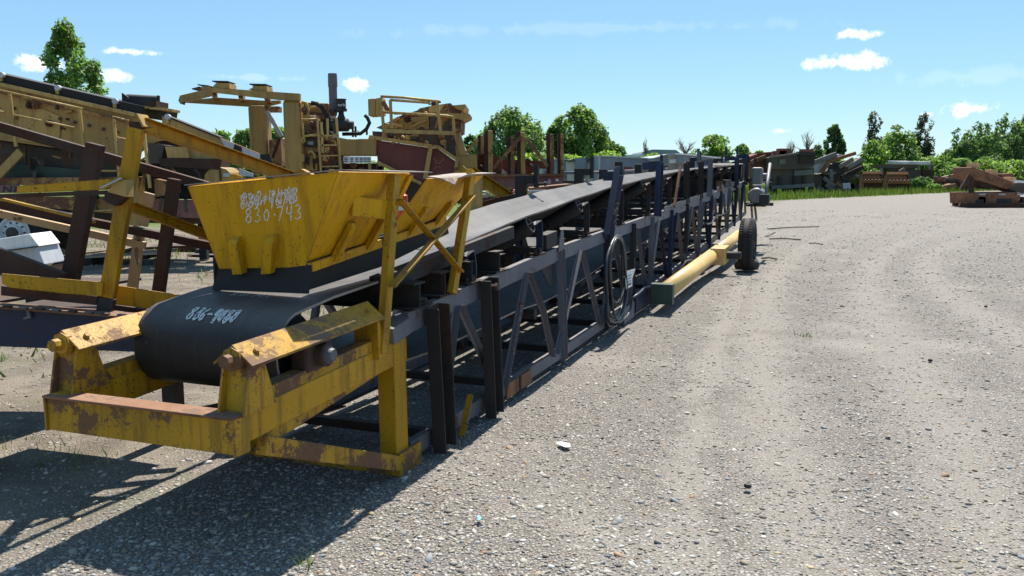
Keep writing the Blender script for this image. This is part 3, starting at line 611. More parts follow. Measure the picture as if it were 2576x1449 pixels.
# --- feed hopper
def wall(P, name, q, mat, th=.008, nrm=None, **k):
    n_ = (Vector(q[1]) - Vector(q[0])).cross(Vector(q[2]) - Vector(q[0])).normalized() * th
    cen = sum((Vector(x) for x in q), Vector()) / len(q); n_ = n_ if n_.dot(C(.3, .55, 1.5) - cen) > 0 else -n_
    return plate(P, name, q, n_, mat, **k)
FL, FR, BL, BR = C(-.61, .97, 1.735), C(-.61, -.0, 1.815), C(-.50, .83, 1.285), C(-.55, .26, 1.31)
fo = (BR - FR).cross(FL - FR).normalized(); fo = fo if fo.dot(TT) < 0 else -fo
BL = BL - fo * (BL - FR).dot(fo)
HO = plate(MC, 'hopper', [FL, BL, BR, FR], -fo * .008, YELH); HO['label'] = 'bright yellow steel feed hopper with chalk numbers'
RB0, RB1 = C(-.55, .26, 1.315), C(.17, .25, 1.38)
wall(HO, 'side_wall', [FR, RB0, RB1, C(.17, -.0, 1.81)], YELH)
wall(HO, 'side_wall', [C(.40, .0, 1.775), C(.30, .25, 1.40), C(1.12, .25, 1.50), C(1.30, -.0, 1.80)], YELH)
wall(HO, 'side_wall', [C(-.61, .97, 1.735), C(.17, 1.05, 1.79), C(.17, .85, 1.38), C(-.5, .83, 1.285)], YELH)
wall(HO, 'side_wall', [C(.75, 1.1, 1.73), C(1.30, 1.1, 1.75), C(1.12, .85, 1.50), C(.5, .85, 1.43)], YELH)
LIP = YELR
plate(HO, 'lip', [C(-.62, -.0, 1.822), C(.2, -.005, 1.817), C(.27, -.10, 1.812), C(-.2, -.07, 1.815)], Z3 * .007, DUSTS)
plate(HO, 'lip', [C(-.625, .98, 1.742), C(-.625, -.0, 1.822), C(-.60, -.0, 1.823), C(-.60, .98, 1.743)], Z3 * .006, DUSTS)
V = [C(.40, -.0, 1.785), C(.46, -.06, 1.775), C(.56, -.11, 1.735), C(.66, -.09, 1.775), C(.85, -.08, 1.80), C(1.32, -.09, 1.808), C(1.32, .01, 1.812), C(.8, .01, 1.805)]
plate(HO, 'bent_lip', V, Z3 * .007, DUSTS)
# ribs with a curved head, on the faces
def rib(P, a, b, out, wdt, along):
    a, b, out, along = Vector(a), Vector(b), Vector(out).normalized(), Vector(along).normalized()
    pts = [a + out * .006, a + out * .03 + (b - a) * .06, a + out * .05 + (b - a) * .2, b + out * .045]
    V = []
    for q in pts: V += [q - along * wdt / 2, q + along * wdt / 2]
    V += [a - along * wdt / 2, a + along * wdt / 2, b - along * wdt / 2, b + along * wdt / 2]
    fix(mesh('rib', V, [(0, 1, 3, 2), (2, 3, 5, 4), (4, 5, 7, 6), (8, 0, 2, 4, 6, 10), (9, 11, 7, 5, 3, 1), (6, 7, 11, 10), (8, 9, 1, 0)], YELH, P))
al = (FR - FL).normalized()
def fp(u, v): return FL.lerp(FR, u).lerp(BL.lerp(BR, u), v)
for u in (.28, .62): rib(HO, fp(u, .62), fp(u - .01, 1.05), fo, .065, al)
def rp(s, v): return C(s, 0, 1.81).lerp(C(s, .25, 1.35 + .1 * s), v)
ro = -NN + Z3 * .3
for s in (-.28, .08, .62, 1.02): rib(HO, rp(s, .55), rp(s - .04, 1.02), ro, .06, TT)
bar(HO, 'stiffener', rp(-.55, .97) - NN * .012, rp(.2, .97) - NN * .012, .03, .05, YELH); bar(HO, 'stiffener', rp(.36, .97) - NN * .012, rp(1.12, .97) - NN * .012, .03, .05, YELH)
bar(HO, 'edge_flange', C(.165, -.01, 1.80), C(.175, .2, 1.45), .012, .05, YELH, up=TT)
bar(HO, 'stub_arm', rp(-.34, .36), C(-.10, -.01, 1.60), .012, .11, YELH)
# rubber skirts under it
plate(HO, 'rubber_skirt', [C(-.515, .86, 1.33), C(-.55, .22, 1.33), C(-.60, .215, 1.175), C(-.57, .87, 1.16)], TT * .012, RUB)
plate(HO, 'rubber_skirt', [C(-.55, .235, 1.34), C(1.15, .235, 1.52), C(1.2, .235, 1.38), C(.2, .235, 1.235), C(-.55, .235, 1.19)], NN * .012, RUB)
plate(HO, 'rubber_skirt', [C(-.55, .86, 1.34), C(1.15, .86, 1.52), C(1.2, .86, 1.37), C(.2, .86, 1.21), C(-.55, .86, 1.16)], NN * .012, RUB)
# hopper legs and braces
for w in (0.0, WL):
    bar(HO, 'leg', C(-.06, w - .02, 1.80), C(-.24, w - .02, .80), .045, .075, YEL, up=TT, bevel=.004); bar(HO, 'leg', C(1.03, w - .02, 1.83), C(.70, w - .02, 1.02), .045, .075, YEL, up=TT, bevel=.004)
    bar(HO, 'brace', C(-.07, w - .06, 1.66), C(.76, w - .06, 1.16), .012, .045, YEL, up=-NN); bar(HO, 'brace', C(-.21, w - .075, 1.18), C(.93, w - .075, 1.66), .012, .045, YEL, up=-NN)
# --- chalk figures
STK = {'8': [[(.5, .52), (.2, .62), (.15, .82), (.4, .98), (.72, .9), (.75, .68), (.5, .52), (.18, .38), (.12, .14), (.4, 0), (.75, .08), (.8, .34), (.5, .52)]],
       '3': [[(.15, .9), (.5, 1), (.78, .8), (.5, .55), (.35, .53), (.75, .42), (.8, .15), (.4, 0), (.12, .12)]], '0': [[(.5, .85), (.2, .6), (.22, .2), (.5, .05), (.78, .3), (.75, .65), (.5, .85)]],
       '7': [[(.1, .88), (.5, .95), (.9, .9), (.6, .45), (.42, -.05)]], '4': [[(.25, 1), (.12, .45), (.5, .42), (.85, .5)], [(.78, .98), (.72, .4), (.66, -.08)]], '6': [[(.75, .95), (.35, .7), (.15, .3), (.4, .02), (.75, .15), (.7, .42), (.35, .45), (.17, .28)]],
       '.': [[(.35, .4), (.5, .42), (.52, .36), (.4, .35)]], '-': [[(.1, .45), (.5, .5), (.9, .46)]], '+': [[(.2, .45), (.85, .5)], [(.5, .2), (.52, .75)]], '9': [[(.75, .55), (.3, .5), (.2, .8), (.5, 1), (.78, .85), (.75, .4), (.5, 0)]]}
def script(P, name, text, base, du, dv, nrm, adv=.62, wd=.0075, jit=.03, mapf=None, mat=CHALK, seed=1):
    rg = random.Random(seed); V, Fc = [], []; x = 0.0
    for ch in text:
        for st in STK.get(ch, []):
            j = (rg.uniform(-jit, jit), rg.uniform(-jit, jit)); pts = []
            for a, b in zip(st, st[1:]):
                for k in range(4): pts.append((a[0] + (b[0] - a[0]) * k / 4, a[1] + (b[1] - a[1]) * k / 4))
            pts.append(st[-1]); sm = [pts[0]] + [tuple(.25 * p[i] + .5 * q[i] + .25 * r_[i] for i in (0, 1)) for p, q, r_ in zip(pts, pts[1:], pts[2:])] + [pts[-1]]
            Q = []
            for a, b in sm:
                u, v = x + a * .55 + j[0], b + j[1]; Q.append(mapf(u, v) if mapf else base + du * u + dv * v)
            n0 = len(V)
            for i, q in enumerate(Q):
                d = (Q[min(i + 1, len(Q) - 1)] - Q[max(i - 1, 0)]); nn = nrm(q) if callable(nrm) else nrm
                sd_ = d.cross(nn)
                if sd_.length < 1e-9: sd_ = Vector((0, 0, 1))
                sd_.normalize(); V += [q + sd_ * wd / 2 + nn * .003, q - sd_ * wd / 2 + nn * .003]
            for i in range(len(Q) - 1): Fc.append((n0 + 2 * i, n0 + 2 * i + 1, n0 + 2 * i + 3, n0 + 2 * i + 2))
        x += adv if ch not in '.' else adv * .55
    o = mesh(name, V, Fc, mat, P); o['kind'] = 'stuff'; return o
fon = fo.normalized(); dvv = (fp(.5, 0) - fp(.5, 1)).normalized(); dvv = (dvv - fon * dvv.dot(fon)).normalized()
b0 = fp(.375, .47); script(HO, 'chalk_number', '830.743', b0, al * .092, dvv * .08, fon, seed=3)
for k, tx in enumerate(('836+4678', '886-4098', '808+7468')): script(HO, 'scribbled_number', tx, fp(.345, .31) + dvv * (.008 * k) + al * .009 * k, al * .073, dvv * .078, fon, seed=5 + k, jit=.08, wd=.007)
def beltmap(u, v, w0=.60, sc=.066, a0=74):
    a = math.radians(a0 + (1 - v) * -26 + 6); w = w0 - u * sc; r_ = RP + .001
    return C(SP - math.cos(a) * r_, w, ZP + math.sin(a) * r_)
bn_ = lambda q: (Vector(q) - C(SP, (Vector(q) - ORG).dot(NN), ZP)).normalized()
for k, tx in enumerate(('836-4080', '806-9088', '836-4960')): script(belt, 'scribbled_number', tx, None, None, None, bn_, mapf=lambda u, v, k=k: beltmap(u + .05 * k, v, .70, .062, 66), seed=11 + k, jit=.07, wd=.0075)
script(belt, 'chalk_number', '830.743', None, None, None, Z3, mapf=lambda u, v: C(-.66 + v * .05, .68 - u * .062, belt_z(-.66 + v * .05, .5) + .003), seed=21, wd=.005)
# --- axle tube, wheel, chain, drive
t0, t1 = C(6.75, -.27, .25), C(15.4, -.30, .46)
tube(MC, 'axle_beam', [t0, t0.lerp(t1, .53)], .12, TUBEY, 24); tube(MC, 'axle_beam', [t0.lerp(t1, .531), t0.lerp(t1, 1)], .112, TUBEY, 24)
td = (t1 - t0).normalized()
bar(MC, 'end_plate', t0 - td * .12, t0 + td * .012, .29, .27, GREENP, bevel=.004)
bar(MC, 'hanger_bracket', C(6.1, -.03, .16), C(6.72, -.05, .24), .05, .2, BLUE); bar(MC, 'hanger_pad', C(5.55, -.02, .1), C(6.05, -.03, .13), .03, .2, STEEL)
ax = t0.lerp(t1, .53)
bar(MC, 'axle_box', ax - td * .3 - NN * .12, ax + td * .32 - NN * .12, .26, .3, TUBEY, bevel=.01)
tube(MC, 'stub_axle', [ax - NN * .1, ax - NN * .5], .07, DRKR, 14)
lathe(MC, 'collar_ring', t0.lerp(t1, .60), td, [(0, .112), (0, .128), (.03, .128), (.03, .112)], RUST, 24)
WC = C(12.25, -.80, .49)
WH = lathe(MC, 'wheel', WC + NN * .06, -NN, [(0, .05), (0, .16), (.03, .25), (.10, .27), (.13, .27), (.13, .25), (.06, .2), (.06, .05)], RUST, 28)
lathe(WH, 'hub', WC + NN * .05, -NN, [(0, .09), (.16, .09), (.18, .06), (.18, 0)], RUST, 16)
# tyre with blocks, squashed flat where it meets the ground
V, Fc = [], []; na, prof = 112, [(-.085, .27), (-.13, .33), (-.138, .40), (-.125, .47), (-.11, .495), (-.06, .503), (-.055, .490), (-.045, .490), (-.04, .505), (0, .507), (.04, .505), (.045, .490), (.055, .490), (.06, .503), (.11, .495), (.125, .47), (.138, .40), (.13, .33), (.085, .27)]
for i in range(na):
    a = 2 * math.pi * i / na
    for b, r_ in prof:
        rr = r_ - (.014 if (i % 2 == 0 and .045 < abs(b) < .12 and r_ > .48) else 0)
        q = Vector((math.cos(a) * rr, math.sin(a) * rr)); bb = b
        zlow = -.47
        if q.y < zlow: q.y = zlow
        if math.sin(a) < -.7 and r_ < .49: bb = b * (1 + .35 * (-math.sin(a) - .7) / .3)
        if math.sin(a) < -.7: bb *= 1 + .25 * (-math.sin(a) - .7) / .3
        V.append(WC + TT * q.x + Z3 * q.y - NN * bb)
m_ = len(prof)
for i in range(na):
    for j in range(m_ - 1): a, c2 = i * m_ + j, ((i + 1) % na) * m_ + j; Fc.append((a, a + 1, c2 + 1, c2))
ty = fix(mesh('tyre', V, Fc, TYRE, WH, True, label='worn truck tyre gone flat')); ty.modifiers.new('e', 'EDGE_SPLIT').split_angle = math.radians(35)
V = []
ch0, ch1 = CW(1885, 452, -.35), CW(1893, 556, -.45)
nl_ = 34; lk = None
for strand in (0, 1):
    for k in range(nl_):
        t_ = k / nl_; c_ = ch0.lerp(ch1, t_) + TT * (.03 * math.sin(3.1 * t_)) - NN * .09 * strand * math.sin(1.6 * t_)
        if strand and k < 12: continue
        pts = [c_ + ((NN if k % 2 else TT) * math.cos(a) * .024) + Z3 * math.sin(a) * .042 for a in np.linspace(0, 2 * math.pi, 9)]
        tube(MC, 'chain_link', pts, .0075, RUST, 5)
bar(MC, 'chain_hanger', CW(1885, 452, -.35), CW(1885, 452, 0.02), .06, .06, DRKR)
# drive at the head
dp = C(19.2, -.45, 0)
mo_ = CW(1905, 492, -.6); gb = CW(1905, 443, -.5)
lathe(MC, 'motor', mo_ - TT * .3, TT, [(0, .05), (0, .16), (.05, .19), (.5, .19), (.56, .15), (.56, .05)], MOTG, 18, label='grey electric drive motor')
box(MC, 'motor_mount', mo_ - Z3 * .22, .42, .65, .05, DRKR, rot=-AZ)
box(MC, 'terminal_box', mo_ + Z3 * .2 - TT * .1, .2, .24, .1, MOTG, rot=-AZ, bevel=.01)
box(MC, 'gearbox', gb, .26, .3, .42, MOTG, rot=-AZ, bevel=.05); lathe(MC, 'gearbox_shaft', gb + NN * .1, -NN, [(0, .07), (.4, .07)], STEEL, 14)
bar(MC, 'gear_shelf', CW(1880, 458, -.1), CW(1925, 458, -.5), .4, .04, STEEL)
tube(MC, 'torque_arm', [CW(1937, 412, -.9), CW(1925, 500, -.9)], .035, MOTG, 10); box(MC, 'arm_pivot', CW(1923, 502, -.9), .2, .25, .22, BLACK, rot=-AZ)
for z_ in (.35, 1.0): bar(MC, 'head_bracket', C(19.3, -.05, zb(19) + z_), C(19.3, -.75, zb(19) + z_), .08, .08, DRKR)
# loose lead on the truss side
tube(MC, 'loose_lead', [CW(x, y, -.04) for x, y in ((1842, 507), (1836, 522), (1826, 536), (1815, 541), (1804, 542), (1796, 552), (1790, 561), (1780, 564), (1771, 559))], .016, CABLE, 6)
tube(MC, 'hydraulic_hose', [CW(*zN(x, y), -.06) for x, y in ((1390, 850), (1470, 790), (1530, 730), (1580, 715), (1640, 725), (1720, 700), (1790, 660), (1900, 590), (1950, 500), (2010, 420), (2060, 410), (2110, 420), (2160, 400), (2180, 340))], .018, CABLE, 7)
# ---- the coil of cable hung on the truss
CB = thing('cable_coil', 'coil of black cable with a paper tag hung on the conveyor truss', 'cable', C(4.95, -.06, .1))
def oval(cx, cy, rx, ry, rot, off, a0=0, a1=2 * math.pi, n=40):
    return [CW(*zN(cx + rx * math.cos(a) + rot * math.sin(a) + 7 * math.sin(3 * a + cx) + 4 * math.sin(5 * a), cy + ry * math.sin(a)), off - .012 * math.sin(2 * a + cy)) for a in np.linspace(a0, a1, n)]
for k, (cx, cy, rx, ry, rot) in enumerate(((1215, 540, 95, 400, -10), (1205, 530, 75, 370, -5), (1200, 600, 115, 475, -20), (1225, 620, 95, 470, 5))):
    tube(CB, 'cable_loop', oval(cx, cy, rx, ry, rot, -.055 - .028 * k), .015, CABLE, 8)
tube(CB, 'cable_end', [CW(*zN(x, y), -.12) for x, y in ((1095, 900), (1100, 1050), (1125, 1110), (1180, 1130), (1260, 1110), (1330, 1060), (1370, 980), (1385, 880), (1370, 850))], .015, CABLE, 8)
tube(CB, 'cable_end', [CW(*zN(x, y), -.08) for x, y in ((1085, 900), (1085, 1100), (1110, 1170), (1140, 1180), (1155, 1150))], .015, CABLE, 8)
tg = plate(CB, 'paper_tag', [CW(*zN(x, y), -.13) for x, y in ((1320, 535), (1425, 508), (1390, 620), (1388, 710), (1320, 745), (1312, 640))], NN * .003, PAPER)
for k in range(4): bar(tg, 'printed_line', CW(*zN(1330, 700 - k * 34), -.134), CW(*zN(1378, 676 - k * 34), -.134), .001, .02 if k == 0 else .008, INK)

# ---- a lower conveyor section added beyond the main one to shade the ground
SD = thing('shading_conveyor', 'low dark conveyor section added to shade the ground beyond the main truss', 'conveyor', C(6, 2, 0))
plate(SD, 'deck', [C(2.3, 1.2, .86), C(2.3, 2.4, .86), C(22, 2.4, 1.0), C(22, 1.2, 1.0)], Z3 * .02, DRKR)
for w_ in (1.25, 2.4):
    sweep(SD, 'side_channel', [C(2.3, w_, .78), C(22, w_, .92)], chan(.06, .2, .01), RUST); sweep(SD, 'lower_channel', [C(2.3, w_, .3), C(22, w_, .36)], chan(.06, .12, .01), DRKR)
    for k in range(16): bar(SD, 'post', C(2.4 + 1.2 * k, w_ + .02, .85), C(2.4 + 1.2 * k, w_ + .02, .3), .06, .06, DRKR, up=TT)
    for s_ in (3, 8, 13, 18, 21.5): bar(SD, 'leg', C(s_, w_, .3), C(s_, w_, 0), .09, .09, DRKR, up=TT)
# ================================================================== machines and yard behind
def pp(P, name, zf, pts, Y, dep, mat, bevel=0.0, label=None): return plate(P, name, [at(*zf(*q), Y) for q in pts], (0, dep, 0), mat, bevel, label)
def pb(P, name, zf, a, b, Y, wid, dep, mat, Yb=None, bevel=0.0, prof=None):
    return sweep(P, name, [at(*zf(*a), Y), at(*zf(*b), Yb or Y)], prof or rect(wid, dep), mat, up=(0, -1, 0), bevel=bevel)
def pt(P, name, zf, pts, Y, r, mat, n=8, Yb=None):
    m = len(pts); return tube(P, name, [at(*zf(*q), Y + ((Yb - Y) * i / (m - 1) if Yb else 0)) for i, q in enumerate(pts)], r, mat, n)
def base(dx, Y): p = at(dx, 500, Y); return (p.x, Y, 0)
I_ = ident
# ---- second conveyor, left of the hopper
_at, Q2 = at, .74
def at(dx, dy, Y): return _at(dx, dy, Y * Q2)
_rect, _chan = rect, chan
def rect(w, h): return _rect(w * Q2, h * Q2)
def chan(w, h, t=.008): return _chan(w * Q2, h * Q2, t * Q2)
C2 = thing('folded_conveyor', 'dark blue beam carrying leaning yellow and rusty brown posts at the left edge', 'conveyor', base(150, 5.0))
pp(C2, 'blue_beam', I_, [(-140, 764), (352, 800), (347, 886), (-140, 866)], 6.6, .10, BLUE, bevel=.004)
sweep(C2, 'beam_flange', [at(-140, 758, 6.62), at(352, 795, 6.62)], rect(.2, .014), RUSTL)
for k in range(9): bar(C2, 'flange_clip', at(10 + 41 * k, 770 + 3.1 * k, 6.53), at(28 + 41 * k, 771.5 + 3.1 * k, 6.53), .05, .012, STEEL if k % 2 else RUST)
pp(C2, 'hook', zG, [(245, 810), (265, 800), (290, 860), (300, 900), (230, 915), (215, 900), (262, 880)], 6.57, .02, STEEL)
for x in (-60, -140): q_ = at(x, 800, 6.72); bar(C2, 'support_leg', q_, Vector((q_.x, q_.y, 0)), .12, .1, DRKR, up=TT)
pp(C2, 'side_channel', zG, [(15, 470), (1000, 555), (985, 690), (600, 660), (90, 605), (20, 565)], 6.62, .012, YEL)
pp(C2, 'rusty_flange', zG, [(10, 590), (940, 690), (930, 775), (10, 680)], 6.66, .05, RUST)
pp(C2, 'side_channel', zG, [(1100, 580), (1815, 690), (1760, 790), (1480, 812), (1085, 765)], 6.9, .012, YEL)
pb(C2, 'rusty_flange', zG, (1085, 790), (1440, 840), 6.92, .04, .06, RUST)
pb(C2, 'main_post', I_, (344, 322), (270, 748), 6.72, .118, .07, YEL, bevel=.004)
pb(C2, 'post_foot', I_, (270, 750), (258, 830), 6.70, .12, .06, BLACK)
pp(C2, 'post_cap', zL, [(1000, 455), (1090, 460), (1105, 500), (1040, 530), (995, 500)], 6.69, .12, RUST)
pp(C2, 'post_cap_plate', zL, [(1045, 392), (1060, 395), (1112, 492), (1098, 500)], 6.66, .14, OLV2)
o = sweep(C2, 'upper_channel', [at(356, 314, 6.75), at(735, 449, 8.4)], chan(.055, .115, .01), YEL, bevel=.002)
sweep(C2, 'lower_channel', [at(330, 521, 6.8), at(600, 622, 7.6)], chan(.05, .085, .01), YEL)
pp(C2, 'peaked_plate', I_, [(722, 443), (757, 425), (792, 443)], 8.35, .12, YEL)
pp(C2, 'arm', zL, [(130, 955), (930, 893), (940, 925), (800, 985), (130, 1010)], 6.60, .05, YEL)
pb(C2, 'arm_flange', zL, (-60, 1035), (960, 1000), 6.63, .032, .06, RUST)
pp(C2, 'clamp', zL, [(880, 935), (975, 905), (975, 1040), (830, 1000)], 6.56, .1, OLV2); pp(C2, 'clamp_jaw', zL, [(805, 1000), (970, 1035), (890, 1110), (810, 1075)], 6.58, .08, RUST)
pb(C2, 'clamp_strap', zL, (785, 970), (935, 895), 6.53, .012, .03, GREYP)
pb(C2, 'brown_rail', I_, (-80, 296), (605, 492), 7.3, .078, .09, RUST, Yb=7.7); pb(C2, 'brown_rail', I_, (-80, 497), (600, 632), 7.3, .07, .09, RUST, Yb=7.7)
pb(C2, 'rail_strip', I_, (-10, 497), (186, 545), 7.22, .022, .05, YEL); pb(C2, 'rail_strip', I_, (212, 552), (238, 559), 7.22, .022, .05, YEL)
pb(C2, 'tan_bar', I_, (-60, 524), (365, 618), 7.6, .066, .06, TAN)
pb(C2, 'tan_upright', I_, (352, 580), (333, 730), 7.65, .085, .05, TAN); pb(C2, 'tan_upright', zL, (1155, 1010), (1100, 1260), 7.68, .09, .05, TAN)
pb(C2, 'brown_upright', I_, (241, 362), (176, 712), 7.15, .125, .1, RUST, bevel=.003); pb(C2, 'brown_upright', I_, (439, 450), (398, 745), 7.3, .092, .09, RUST, bevel=.003)
pp(C2, 'brown_plate', zG, [(-60, 215), (620, 470), (600, 530), (-60, 480)], 6.95, .05, RUST)
for k in range(9):
    c_ = at(345 + 3 * math.sin(k), 590 + 9.5 * k, 7.58); tube(C2, 'chain_link', [c_ + Vector((math.cos(a) * .008, .008 * math.sin(a) if k % 2 else 0, math.sin(a) * .014)) for a in np.linspace(0, 6.283, 8)], .003, STEEL, 4)
at, rect, chan = _at, _rect, _chan
plate(C2, 'shadow_sheet', [C(-.50, 1.5, .93), C(-.92, 2.6, .93), C(.12, 2.6, .95), C(.12, 1.5, .95)], Z3 * .02, RUST)  # solid sheets added to cast the shadow bands on the left ground
plate(C2, 'shadow_sheet', [C(-.75, 2.88, .93), C(-.9, 4.4, .93), C(.5, 4.4, .95), C(.95, 2.88, .95)], Z3 * .02, RUST)
bar(C2, 'support_leg', C(.08, 1.8, .94), C(.08, 1.8, 0), .1, .1, DRKR, up=TT)
# ---- yellow frame behind the far end of the hopper
YF = thing('yellow_frame', 'yellow steel A-frame standing behind the far end of the hopper', 'frame', base(1225, 10.6))
pb(YF, 'left_leg', I_, (1172, 424), (1140, 455), 10.6, .10, .12, YEL); sweep(YF, 'right_leg', [at(1178, 432, 10.6), at(1300, 512, 11.2)], chan(.07, .14, .012), YEL)
bar(YF, 'post', at(1193, 445, 10.65), Vector((at(1193, 445, 10.65).x, 10.65, 0)), .2, .12, OLV2, up=(0, -1, 0)); pb(YF, 'foot_board', I_, (1150, 540), (1250, 525), 10.5, .07, .15, TAN)
bar(YF, 'back_post', at(1295, 505, 11.2), Vector((at(1295, 505, 11.2).x, 11.2, 0)), .1, .1, DRKR, up=(0, -1, 0)); pb(YF, 'base_plate', I_, (1160, 560), (1330, 520), 10.9, .4, .06, RUST)
# ---- screening plant
SPL = thing('screening_plant', 'big yellow inclined screening plant with thin handrails behind the brown rails', 'screening plant', base(100, 17.5))
Y0 = 17.0
body = [(-500, 35), (0, 150), (1050, 400), (1230, 460), (1270, 600), (1210, 612), (1000, 742), (640, 690), (0, 600), (-500, 540)]
pp(SPL, 'side_plate', zL, body, Y0, .08, OLV); pp(SPL, 'far_side_plate', zL, body, Y0 + 1.7, .08, OLV)
pp(SPL, 'inner_deck', zL, [(-500, 150), (0, 260), (1000, 480), (1000, 560), (-500, 300)], Y0 + .1, 1.55, MACHD)
sweep(SPL, 'top_belt', [at(*zL(-500, 5), Y0 + .85), at(*zL(0, 122), Y0 + .85), at(*zL(1240, 405), Y0 + .85)], rect(1.75, .22), RUB)
pb(SPL, 'top_flange', zL, (-500, 55), (1050, 405), Y0 - .06, .07, .14, OLV2); pb(SPL, 'mid_flange', zL, (0, 228), (1010, 462), Y0 - .05, .05, .1, OLVR)
pp(SPL, 'access_panel', zL, [(150, 360), (170, 340), (330, 360), (470, 420), (460, 560), (430, 640), (150, 600)], Y0 - .03, .02, OLV2)
for x, y in ((465, 435), (580, 462), (690, 487), (800, 515), (905, 540), (110, 355)): lathe(SPL, 'bolt_boss', at(*zL(x, y), Y0 - .02), (0, -1, 0), [(0, .035), (.02, .035), (.02, .02), (.04, .02)], MACHD, 8)
for x, y in ((440, 195), (885, 300), (1290, 420), (5, 95)):
    lathe(SPL, 'belt_roller', at(*zL(x, y), Y0 - .1), (0, 1, 0), [(0, .04), (0, .055), (.1, .055), (.1, .02)], GREYP, 12); pb(SPL, 'roller_bracket', zL, (x, y), (x + 4, y + 50), Y0 - .05, .06, .04, OLV2)
for pts in (((0, 215), (640, 358)), ((110, 405), (575, 505)), ((870, 420), (1000, 452)), ((905, 580), (1010, 602)), ((-300, 320), (30, 385)), ((740, 838), (910, 838)), ((720, 1150), (900, 1140))): pt(SPL, 'handrail', zL, pts, Y0 - .45, .02, OLV2)
for a, b in (((75, 240), (125, 650)), ((615, 360), (660, 760)), ((880, 440), (925, 890)), ((1110, 500), (1160, 970)), ((705, 1050), (715, 1200))): pb(SPL, 'rail_post', zL, a, b, Y0 - .42, .05, .05, OLV2)
# lower trunk and skirts
pp(SPL, 'trunk_plate', zA, [(-150, 615), (530, 885), (590, 1000), (560, 1060), (-150, 780)], Y0, .06, OLV); sweep(SPL, 'trunk_edge', [at(*zA(-150, 605), Y0 + .15), at(*zA(540, 880), Y0 + .15)], rect(.3, .06), RUB)
for pts, mt in (([(530, 885), (690, 945), (670, 1030), (595, 1005)], GREYP), ([(690, 945), (775, 985), (762, 1065), (670, 1020)], RUB), ([(775, 985), (985, 1072), (990, 1160), (785, 1060)], GREYP), ([(985, 1066), (1095, 1060), (1125, 1150), (1100, 1205), (985, 1155)], RUB), ([(745, 1225), (905, 1290), (905, 1325), (735, 1310)], GREYP)): pp(SPL, 'skirt_panel', zA, pts, Y0 - .04, .02, mt)
sweep(SPL, 'skirt_edge', [at(*zA(520, 878), Y0 + .02), at(*zA(980, 1065), Y0 + .02)], rect(.08, .03), RUSTL)
# top roller unit
for q in ([(940, 233), (985, 265), (1000, 320), (942, 300)], [(1212, 253), (1228, 255), (1228, 340), (1212, 340)]): pp(SPL, 'roller_cheek', zL, q, Y0 + .4, .06, DRKR)
lathe(SPL, 'roller', at(*zL(985, 283), Y0 + .6), at(*zL(1215, 295), Y0 + .6) - at(*zL(985, 283), Y0 + .6), [(0, .02), (0, .1), (.62, .1), (.62, .02)], BLACK, 16)
pb(SPL, 'roller_base', zL, (1000, 325), (1255, 345), Y0 + .5, .2, .6, DRKR); pb(SPL, 'roller_shelf', zL, (1050, 345), (1340, 372), Y0 + .4, .05, .7, OLV2)
# under the box
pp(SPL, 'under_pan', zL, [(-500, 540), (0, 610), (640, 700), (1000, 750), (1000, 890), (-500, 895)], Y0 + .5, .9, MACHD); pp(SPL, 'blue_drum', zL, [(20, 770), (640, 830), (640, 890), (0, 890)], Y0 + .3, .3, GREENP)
pb(SPL, 'strut', zL, (-20, 880), (165, 690), Y0 - .03, .16, .08, OLV2)
pp(SPL, 'long_beam', zL, [(-500, 895), (1000, 885), (1000, 945), (-500, 950)], Y0 + .1, .15, OLVR)
pk = pp(SPL, 'name_panel', zL, [(-400, 948), (140, 948), (140, 1008), (-400, 1014)], Y0, .06, PINK)
for a, b in (((24, 1003), (30, 955)), ((30, 957), (80, 1002)), ((80, 1003), (86, 955))): pb(pk, 'letter_stroke', zL, a, b, Y0 - .01, .026, .008, INK)
pb(pk, 'letter_stroke', zL, (112, 1003), (122, 957), Y0 - .01, .04, .008, INK)
pp(SPL, 'lower_beam', zL, [(-400, 1045), (900, 1035), (900, 1170), (-400, 1060)], Y0 + .2, .2, OLVR); pb(SPL, 'corner_column', zL, (1040, 880), (1030, 1260), Y0 + .1, .3, .3, OLV)
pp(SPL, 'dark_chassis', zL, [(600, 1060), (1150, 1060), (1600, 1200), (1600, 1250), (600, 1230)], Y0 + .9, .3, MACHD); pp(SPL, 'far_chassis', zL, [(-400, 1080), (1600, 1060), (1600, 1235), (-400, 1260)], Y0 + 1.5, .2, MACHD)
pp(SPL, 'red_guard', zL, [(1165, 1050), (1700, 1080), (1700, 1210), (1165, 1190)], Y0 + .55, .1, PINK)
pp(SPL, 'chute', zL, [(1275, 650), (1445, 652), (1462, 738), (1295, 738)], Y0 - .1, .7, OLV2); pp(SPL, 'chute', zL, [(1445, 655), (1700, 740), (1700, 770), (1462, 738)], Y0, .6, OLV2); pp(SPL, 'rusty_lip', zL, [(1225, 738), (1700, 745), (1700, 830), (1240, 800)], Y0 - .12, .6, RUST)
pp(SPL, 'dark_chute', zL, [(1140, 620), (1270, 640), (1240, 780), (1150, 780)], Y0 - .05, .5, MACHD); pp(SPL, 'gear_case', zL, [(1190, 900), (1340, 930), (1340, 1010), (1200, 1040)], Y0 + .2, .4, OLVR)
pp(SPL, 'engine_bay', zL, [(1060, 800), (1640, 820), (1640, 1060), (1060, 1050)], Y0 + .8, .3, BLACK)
pp(SPL, 'dark_shield', zL, [(1190, 540), (1300, 560), (1560, 700), (1560, 860), (1120, 840)], Y0 + 1.3, .2, MACHD)
